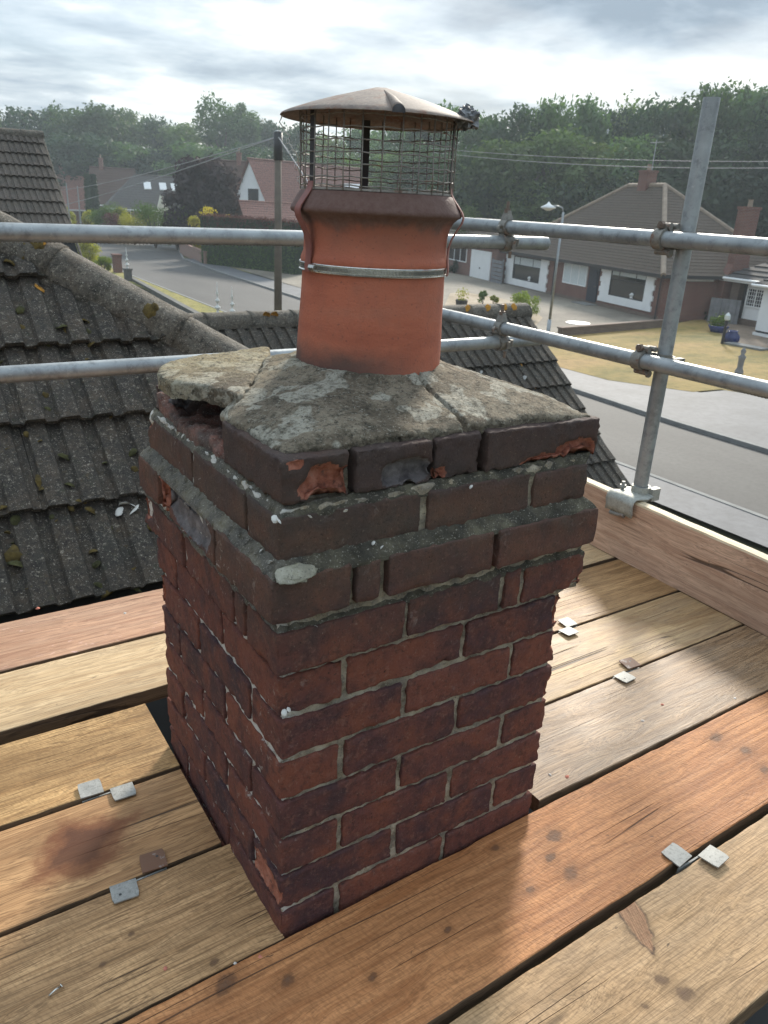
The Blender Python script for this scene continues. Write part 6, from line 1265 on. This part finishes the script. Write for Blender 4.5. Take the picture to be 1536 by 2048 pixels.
# ----- flaunching
PCX, PCY = .305, .290; LATX, LATY = CAM_AX[0][0] / math.hypot(*CAM_AX[0][:2]), CAM_AX[0][1] / math.hypot(*CAM_AX[0][:2])
def densify(poly, step, amp, seed):
    out = []
    for a, b in zip(poly, poly[1:] + poly[:1]):
        a, b = np.array(a, float), np.array(b, float); L = np.linalg.norm(b - a); n = max(1, int(L / step)); t = (b - a) / max(L, 1e-9); nn = np.array([-t[1], t[0]])
        for i in range(n):
            p = a + (b - a) * i / n; out.append(p + nn * amp * (fbm((p[0], p[1], seed), 40, seed) + .5 * fn((p[0], p[1], seed), 160, seed)))
    return out
def slab_mesh(name, poly, zf, depth, cell, seed, m, cracks=(), amp=.0035):
    pts = np.array(densify(poly, .006, .0045, seed)); A = pts; B = np.roll(pts, -1, 0); AB = B - A; LL = (AB ** 2).sum(1)
    x0, y0 = pts.min(0) - cell; x1, y1 = pts.max(0) + cell; nx, ny = int((x1 - x0) / cell) + 1, int((y1 - y0) / cell) + 1
    gx = x0 + cell * np.arange(nx + 1); gy = y0 + cell * np.arange(ny + 1); X, Y = np.meshgrid(gx, gy, indexing='ij'); ins = np.zeros(X.shape, bool)
    for a, b in zip(A, B):
        c = ((a[1] > Y) != (b[1] > Y)); xi = (b[0] - a[0]) * (Y - a[1]) / (b[1] - a[1] + 1e-12) + a[0]; ins ^= c & (X < xi)
    cells = ins[:-1, :-1] | ins[1:, :-1] | ins[1:, 1:] | ins[:-1, 1:]; idx = {}; V = []; F = []
    def v(i, j):
        if (i, j) not in idx:
            p = np.array([X[i, j], Y[i, j]])
            if not ins[i, j]:
                t = np.clip(((p - A) * AB).sum(1) / LL, 0, 1); q = A + AB * t[:, None]; p = q[((q - p) ** 2).sum(1).argmin()]
            p3 = (p[0], p[1], 0); tt = np.clip(((p - A) * AB).sum(1) / LL, 0, 1); de = math.sqrt((((A + AB * tt[:, None]) - p) ** 2).sum(1).min()); z = zf(p[0], p[1]) - .0035 * math.exp(-de / .0035) * (1.2 + 1.2 * fn(p3, 45, seed + 2)) + amp * (fbm(p3, 26, seed) * .8 + .35 * fn(p3, 90, seed) + .30 * fn(p3, 240, seed))
            for cr in cracks:
                for a, b, w, d in cr:
                    t = max(0, min(1, np.dot(p - a, b - a) / np.dot(b - a, b - a))); dd = np.linalg.norm(p - a - (b - a) * t) + .0012 * fn(p3, 200, 3)
                    if dd < w: z -= d * (1 - (dd / w) ** 2)
            idx[(i, j)] = len(V); V.append((p[0], p[1], z))
        return idx[(i, j)]
    for i in range(nx):
        for j in range(ny):
            if cells[i, j]: F.append((v(i, j), v(i + 1, j), v(i + 1, j + 1), v(i, j + 1)))
    ec = {}
    for f in F:
        for a, b in zip(f, f[1:] + f[:1]): ec[(a, b)] = 1
    bd_ = [(a, b) for a, b in ec if (b, a) not in ec]; low = {}
    nlay = 3
    def lw(a, k):
        if (a, k) not in low:
            x, y, z = V[a]; low[(a, k)] = len(V); r_ = .003 * fn((x, y, k), 90, seed); V.append((x + r_ + .004 * (k / nlay) * (PCX - x), y + r_ + .004 * (PCY - y), z - depth * k / nlay))
        return low[(a, k)]
    for a, b in bd_:
        for k in range(nlay):
            p, q = (a, b) if k == 0 else (lw(a, k), lw(b, k)); F.append((q, p, lw(a, k + 1), lw(b, k + 1)))
    nb = len(V); top = nb
    bot = {}
    for f in [f for f in F[:sum(1 for _ in np.argwhere(cells))]]:
        pass
    return mesh(name, V, F, m, True)
def zfl(x, y):
    d = max(0.0, -.035 * math.log(sum(math.exp(-q / .035) for q in (x - .012, .582 - x, y - .012, .572 - y))) + .004); r_ = math.hypot(x - PCX, y - PCY)
    return .3172 + .052 * min(1, d / .17) ** .8 + .006 * math.exp(-((r_ - .125) / .018) ** 2)
pp = lambda x, y, z: tuple(at(x, y, z)[:2])
brk = [(max(.016, a_), b_) for a_, b_ in (pp(542, 703, .350), pp(526, 736, .350), pp(503, 768, .347), pp(470, 786, .342), pp(440, 800, .338), pp(430, 815, .334))]
main_poly = [(.028, .036), (.1, .024), (.2, .026), (.3, .022), (.42, .024), (.572, .018), (.575, .3), (.568, .56), (.4, .565), (.27, .562)] + brk + [(.018, .200), (.020, .14), (.020, .08)]
mk = lambda *q: [(np.array(pp(*a)), np.array(pp(*b)), w, d) for a, b, w, d in q]
cr = [mk(((820, 752, .362), (842, 772, .355), .0030, .011), ((842, 772, .355), (880, 802, .345), .0032, .012), ((880, 802, .345), (918, 832, .333), .0036, .014), ((918, 832, .333), (946, 868, .320), .0042, .016)),
      mk(((688, 862, .332), (712, 880, .324), .0026, .008), ((712, 880, .324), (724, 896, .319), .0028, .009))]
fo = obj('flaunching', slab_mesh('flaunching', main_poly, zfl, .010, .0045, 21, M['flaunch'], cr), stack, (0, 0, 0)); fo.location = -WL[stack]
sl_poly = [pp(*q, .350) for q in [(311, 737), (322, 722), (352, 712), (420, 702), (480, 697), (539, 691), (537, 712), (520, 736), (498, 770), (475, 782), (448, 772), (385, 758), (335, 752)]]
so_ = obj('broken_slab', slab_mesh('broken_slab', sl_poly, lambda x, y: .347 + .02 * (x - .1), .024, .005, 33, M['flaunch'], (), .004), stack, (0, 0, 0), label='cracked loose mortar slab overhanging the broken back corner'); so_.location = -WL[stack]
rub = obj('broken_brickwork', slab_mesh('broken_brickwork', [(.012, .215), (.24, .212), (.30, .30), (.30, .555), (.014, .556), (.008, .40)], lambda x, y: .262 + .026 * max(0, fn((x, y, 0), 16, 4)) + .030 * max(0, min(1, (x - .14) / .12)) + .016 * max(0, min(1, (y - .45) / .08)), .024, .0055, 44, M['rubble'], (), .012), stack, (0, 0, 0), label='broken red brick core exposed under the loose slab'); rub.location = -WL[stack]
core(.10, .33, .40, .56, .25, .327, .01, 51, .0, 'fillet', .007)
core(.18, .33, .25, .42, .25, .335, .01, 52, .0, 'fillet', .008)
brick(.02, .11, .47, .56, .246, .292, True, [((.02, .5, .29), (.06, .05, .03), .02)], SBG)
# white lime blooms on the ledges
WB = [lump('lime_bloom', s + 130, .0042, .45, M['white_thread'], 8) for s in range(3)]
for i, (px, y, z, s) in enumerate([(552, 1036, .243, 1.1), (562, 1040, .243, .8), (622, 1030, .243, .7), (690, 1018, .243, .7), (760, 1092, .172, .8), (745, 1085, .176, .7), (692, 1140, .165, .8), (700, 1150, .163, .6), (612, 1090 + 40, .168, .6), (540, 1120, .172, .9), (520, 1098, .172, .7), (940, 972, .243, .7), (568, 1425, -.068, 1.0), (580, 1418, -.06, .8), (1135, 1045, .165, .5), (632, 1250, .095, .6)]):
    yy = -.004 if px > 560 else None
    Pp = onplane(px, y, (0, -.006, 0), np.array([0., 1, 0])) if px > 556 else onplane(px, y, (-.006, 0, 0), np.array([1., 0, 0]))
    o = obj('lime_bloom', WB[i % 3], stack, Pp, (R(50), 0, i)); o.scale = (s, s, s)

# ------------------------------------------------------------------ chimney pot
pot = thing('chimney_pot', 'terracotta chimney pot with a sooty flared rim, bedded in the flaunching', 'chimney pot', (PCX, PCY, .34))
prof = [(.1215, .0), (.1245, .016), (.1232, .03), (.121, .07), (.1195, .11), (.1178, .15), (.1165, .178), (.1172, .186), (.1195, .190), (.1200, .196), (.1185, .201), (.1160, .207), (.1152, .222), (.1160, .236), (.1190, .2485), (.1245, .258), (.1310, .2635), (.1355, .2655), (.1368, .2690), (.1350, .2735), (.1265, .2885), (.1215, .2955), (.1185, .2965), (.1050, .2960), (.1040, .27), (.1040, .05), (.09, .0)]
mb = MB(); n = 96; V = []; F = []
for i, (r_, z) in enumerate(prof):
    for k in range(n):
        th = 2 * math.pi * k / n; w = .0009 * fn((math.cos(th) * 2, math.sin(th) * 2, z * 18), 1.3) + .0006 * fn((math.cos(th) * 9, math.sin(th) * 9, z * 60), 1.0, 3); sh = .0045 * min(1, z / .2)
        V.append(((r_ + w) * math.cos(th) + LATX * sh, (r_ + w) * math.sin(th) + LATY * sh, z))
for i in range(len(prof) - 1):
    for k in range(n): F.append((i * n + k, i * n + (k + 1) % n, (i + 1) * n + (k + 1) % n, (i + 1) * n + k))
obj('pot_body', smooth_by_angle(mesh('pot_body', V, F, M['terra']), 50), pot, (0, 0, 0), local=True)
# ------------------------------------------------------------------ bird-guard cowl
CZ = .636; cx_, cy_ = PCX + LATX * .003, PCY + LATY * .003
cowl = thing('chimney_cowl', 'wire mesh bird guard cowl with a shallow rusty lid, strapped to the chimney pot', 'chimney cowl', (cx_, cy_, CZ))
FA = math.atan2(CAM_P[1] - cy_, CAM_P[0] - cx_)       # facing the viewer
def hemi(r_, a, z): return (r_ * math.cos(a), r_ * math.sin(a), z)
tiltL = lambda x, y, z: (x, y, z)
ld = MB(); V = []; F = []; n = 72; RC = .1505
prf = [(0.0005, .1475), (.012, .1465), (.04, .1395), (.075, .130), (.11, .1195), (.14, .1085), (.149, .1045), (RC, .1025), (.1495, .1018), (.139, .1065), (.10, .120), (.05, .134), (.0005, .144)]
for r_, z in prf:
    for k in range(n):
        a = 2 * math.pi * k / n; rr = r_ * (1 + .006 * math.cos(4 * (a - FA - .2))); V.append((rr * math.cos(a), rr * math.sin(a), z + .0009 * fn((rr * 40, a, z * 30), 1) - .02 * 0))
for i in range(len(prf) - 1):
    for k in range(n): F.append((i * n + k, (i + 1) * n + k, (i + 1) * n + (k + 1) % n, i * n + (k + 1) % n))
lid = obj('lid', smooth_by_angle(mesh('lid', V, F, M['cap']), 40), cowl, (0, 0, 0), local=True)
for q in range(2):
    a = FA + .17 + q * math.pi; rb = MB(); u = Vector((math.cos(a), math.sin(a), 0)); s_ = Vector((-u.y, u.x, 0)); V = []; F = []
    st = [(.004, .1474, .002), (.05, .1365, .004), (.10, .1222, .0075), (.143, .1070, .0105), (.1525, .1030, .011)]
    for r_, z, w in st:
        for k in range(9):
            t = math.pi * k / 8; V.append(u * r_ + s_ * (w * .85 * math.cos(t)) + Vector((0, 0, z - .002 + (w * .95 * math.sin(t) ** .7))))
    for i in range(4):
        for k in range(8): F.append((i * 9 + k, i * 9 + k + 1, (i + 1) * 9 + k + 1, (i + 1) * 9 + k))
    F.append(tuple(range(36, 45)))  # rib end closed with a dark face, the shadow of its opening as colour
    rbm = mesh('rib', V, F, [M['cap'], M['darkstrap']], True, [0] * 32 + [1]); obj('rib', rbm, lid, (0, 0, 0), local=True)
cage = obj('mesh_cage', MB().lathe([(.1205, .0), (.1205, .003), (.1188, .003), (.1188, .0)], 60, closed=False).me('mesh_cage', M['wire']), cowl, (0, 0, .001), local=True)
WV = MB().tube([(0, 0, 0), (.0004, 0, .03), (-.0003, 0, .06), (0, 0, .112)], .0010, 6).me('wire', M['wire'], True)
for k in range(27):
    a = FA + .05 + 2 * math.pi * k / 27; o = obj('wire', WV, cage, hemi(.1205, a, 0), (rnd.uniform(-.02, .02), rnd.uniform(-.02, .02), a), local=True)
rg = [(.1192 * math.cos(2 * math.pi * k / 60), .1192 * math.sin(2 * math.pi * k / 60), .0009 * math.sin(k * 1.7)) for k in range(61)]; WR = MB().tube(rg, .0010, 5).me('wire', M['wire'], True)
for k in range(7): obj('wire', WR, cage, (0, 0, .002 + .0163 * k), (rnd.uniform(-.006, .006), rnd.uniform(-.006, .006), k), local=True)
obj('wire', WR, cage, (0, 0, .0065), (.004, -.003, 1), local=True)
def strap(path, a, w, t=.0016):
    """flat bar in the radial plane at angle a; path of (r, z)"""
    u = Vector((math.cos(a), math.sin(a), 0)); s_ = Vector((-u.y, u.x, 0)); mb = MB(); V = []; F = []
    for r_, z in path:
        for dr, ss in ((0, -1), (0, 1), (t, 1), (t, -1)): V.append(u * (r_ + dr) + s_ * (w / 2 * ss) + Vector((0, 0, z)))
    for i in range(len(path) - 1):
        for k in range(4): F.append((i * 4 + k, i * 4 + (k + 1) % 4, (i + 1) * 4 + (k + 1) % 4, (i + 1) * 4 + k))
    F += [(3, 2, 1, 0), tuple(range(len(path) * 4 - 4, len(path) * 4))]; return mb.add(V, F)
up_path = [(.1155, .113), (.1155, .05), (.1155, .004)]
down = [(.1172, .012), (.1185, .004), (.1235, -.004), (.1300, -.012), (.1375, -.022), (.1405, -.030), (.1385, -.038), (.1310, -.050), (.1245, -.062), (.1205, -.076), (.1200, -.090), (.1210, -.100), (.1222, -.110), (.1215, -.118)]
for i, da in enumerate((-.98, 1.36, 3.33)):
    obj('bracket_leg', strap(up_path, FA + da, .014).me('bracket_leg', M['darkstrap']), cowl, (0, 0, 0), local=True)
    obj('strap', smooth_by_angle(strap(down, FA + da, .016, .002).me('strap', M['redstrap']), 50), cowl, (0, 0, 0), local=True)
hz = -.111; bd = MB().lathe([(.1180, hz - .0062), (.1208, hz - .0068), (.1216, hz - .0055), (.1200, hz - .0042), (.1200, hz + .0042), (.1212, hz + .0050), (.1206, hz + .0062), (.1180, hz + .0060)], 90, closed=False)
band = obj('clamp_band', smooth_by_angle(bd.me('clamp_band', M['inox']), 30), cowl, (0, 0, 0), local=True)
sm = MB().box(-.0007, .0007, -.0004, .0006, -.0032, .0032).me('slot', M['dark'])
sa = MB()
for k in range(100):
    a = FA - .78 + 1.95 * k / 99; u = Vector((math.cos(a), math.sin(a), 0)); s_ = Vector((-u.y, u.x, .12)); c = u * .1201
    V = [c + u * dr + s_ * (.00045 * ss) + Vector((0, 0, hz + zz)) for dr in (0, .0008) for ss, zz in ((-1, -.003), (1, -.003), (1, .003), (-1, .003))]; sa.add(V, [(4, 5, 6, 7), (0, 1, 5, 4), (1, 2, 6, 5), (2, 3, 7, 6), (3, 0, 4, 7)])
obj('worm_slot', sa.me('worm_slot', M['forged']), band, (0, 0, 0), local=True, kind='stuff')
a = FA - .86; u = Vector((math.cos(a), math.sin(a), 0)); s_ = Vector((-u.y, u.x, 0)); obj('screw_housing', MB().tube([u * .1225 - s_ * .006 + Vector((0, 0, hz)), u * .1225 + s_ * .008 + Vector((0, 0, hz))], .0058, 8).me('screw_housing', M['inox']), band, (0, 0, 0), local=True)
# crumpled netting on the lid and the frayed string
a = FA + 1.27; u = Vector((math.cos(a), math.sin(a), 0)); npz = Vector((cx_, cy_, CZ)) + u * .137 + Vector((0, 0, .1045))
rs = random.Random(9); V = []; F = []; n = 26
for j in range(14):
    ph = -math.pi / 2 * .5 + math.pi * .75 * j / 13
    for i in range(n):
        th = 2 * math.pi * i / n; d = Vector((math.cos(th) * math.cos(ph), math.sin(th) * math.cos(ph), math.sin(ph))); q = 1 + .5 * fbm(d, 2.6, 3) + .22 * fn(d, 9, 8); V.append((d.x * .021 * q, d.y * .016 * q, d.z * .016 * q + .004))
for j in range(13):
    for i in range(n): F.append((j * n + i, j * n + (i + 1) % n, (j + 1) * n + (i + 1) % n, (j + 1) * n + i))
F.append(tuple(range(13 * n, 14 * n)))
o = obj('crumpled_netting', mesh('crumpled_netting', V, F, M['net']), None, npz, (0, 0, .6)); tag(o, 'crumpled dark scrap of netting stuck on the right edge of the cowl lid', 'netting')
a0 = FA - 1.5; pts = []; rs = random.Random(4)
for i in range(34):
    f = i / 33; a = a0 - .12 * math.sin(f * 9) + rs.uniform(-.02, .02); r_ = .1485 - .027 * min(1, f * 1.6) + .010 * abs(math.sin(f * 11)) * (1 - f) + rs.uniform(-.0015, .0015); pts.append((cx_ + r_ * math.cos(a), cy_ + r_ * math.sin(a), CZ + .103 - .098 * f))
st_m = MB().tube(pts, [.0006 + .0006 * rs.random() for _ in pts], 5)
for k in range(5):
    q = Vector(pts[4 + 6 * k]); st_m.tube([q, q + Vector((-.004, .003, -.003)), q + Vector((-.006, -.002, -.008)), q + Vector((-.002, .001, -.010))], .0005, 4)
tag(obj('frayed_string', st_m.me('frayed_string', M['white_thread'], True)), 'frayed pale string hanging down the left side of the cowl mesh', 'string')

# ------------------------------------------------------------------ haze
HAZE = 0.00075
if HAZE > 0:
    hm_ = bpy.data.materials.new('haze'); hm_.use_nodes = True; ht = hm_.node_tree; ht.nodes.clear()
    pv = nd(ht, 'ShaderNodeVolumePrincipled', {'Color': (.82, .93, 1.0, 1), 'Density': HAZE, 'Anisotropy': .3}); nd(ht, 'ShaderNodeOutputMaterial', {1: pv.outputs[0]})
    tag(obj('haze', MB().box(-640, 640, -640, 640, G - 1.0, 27.0).me('haze', hm_)), kind='stuff')
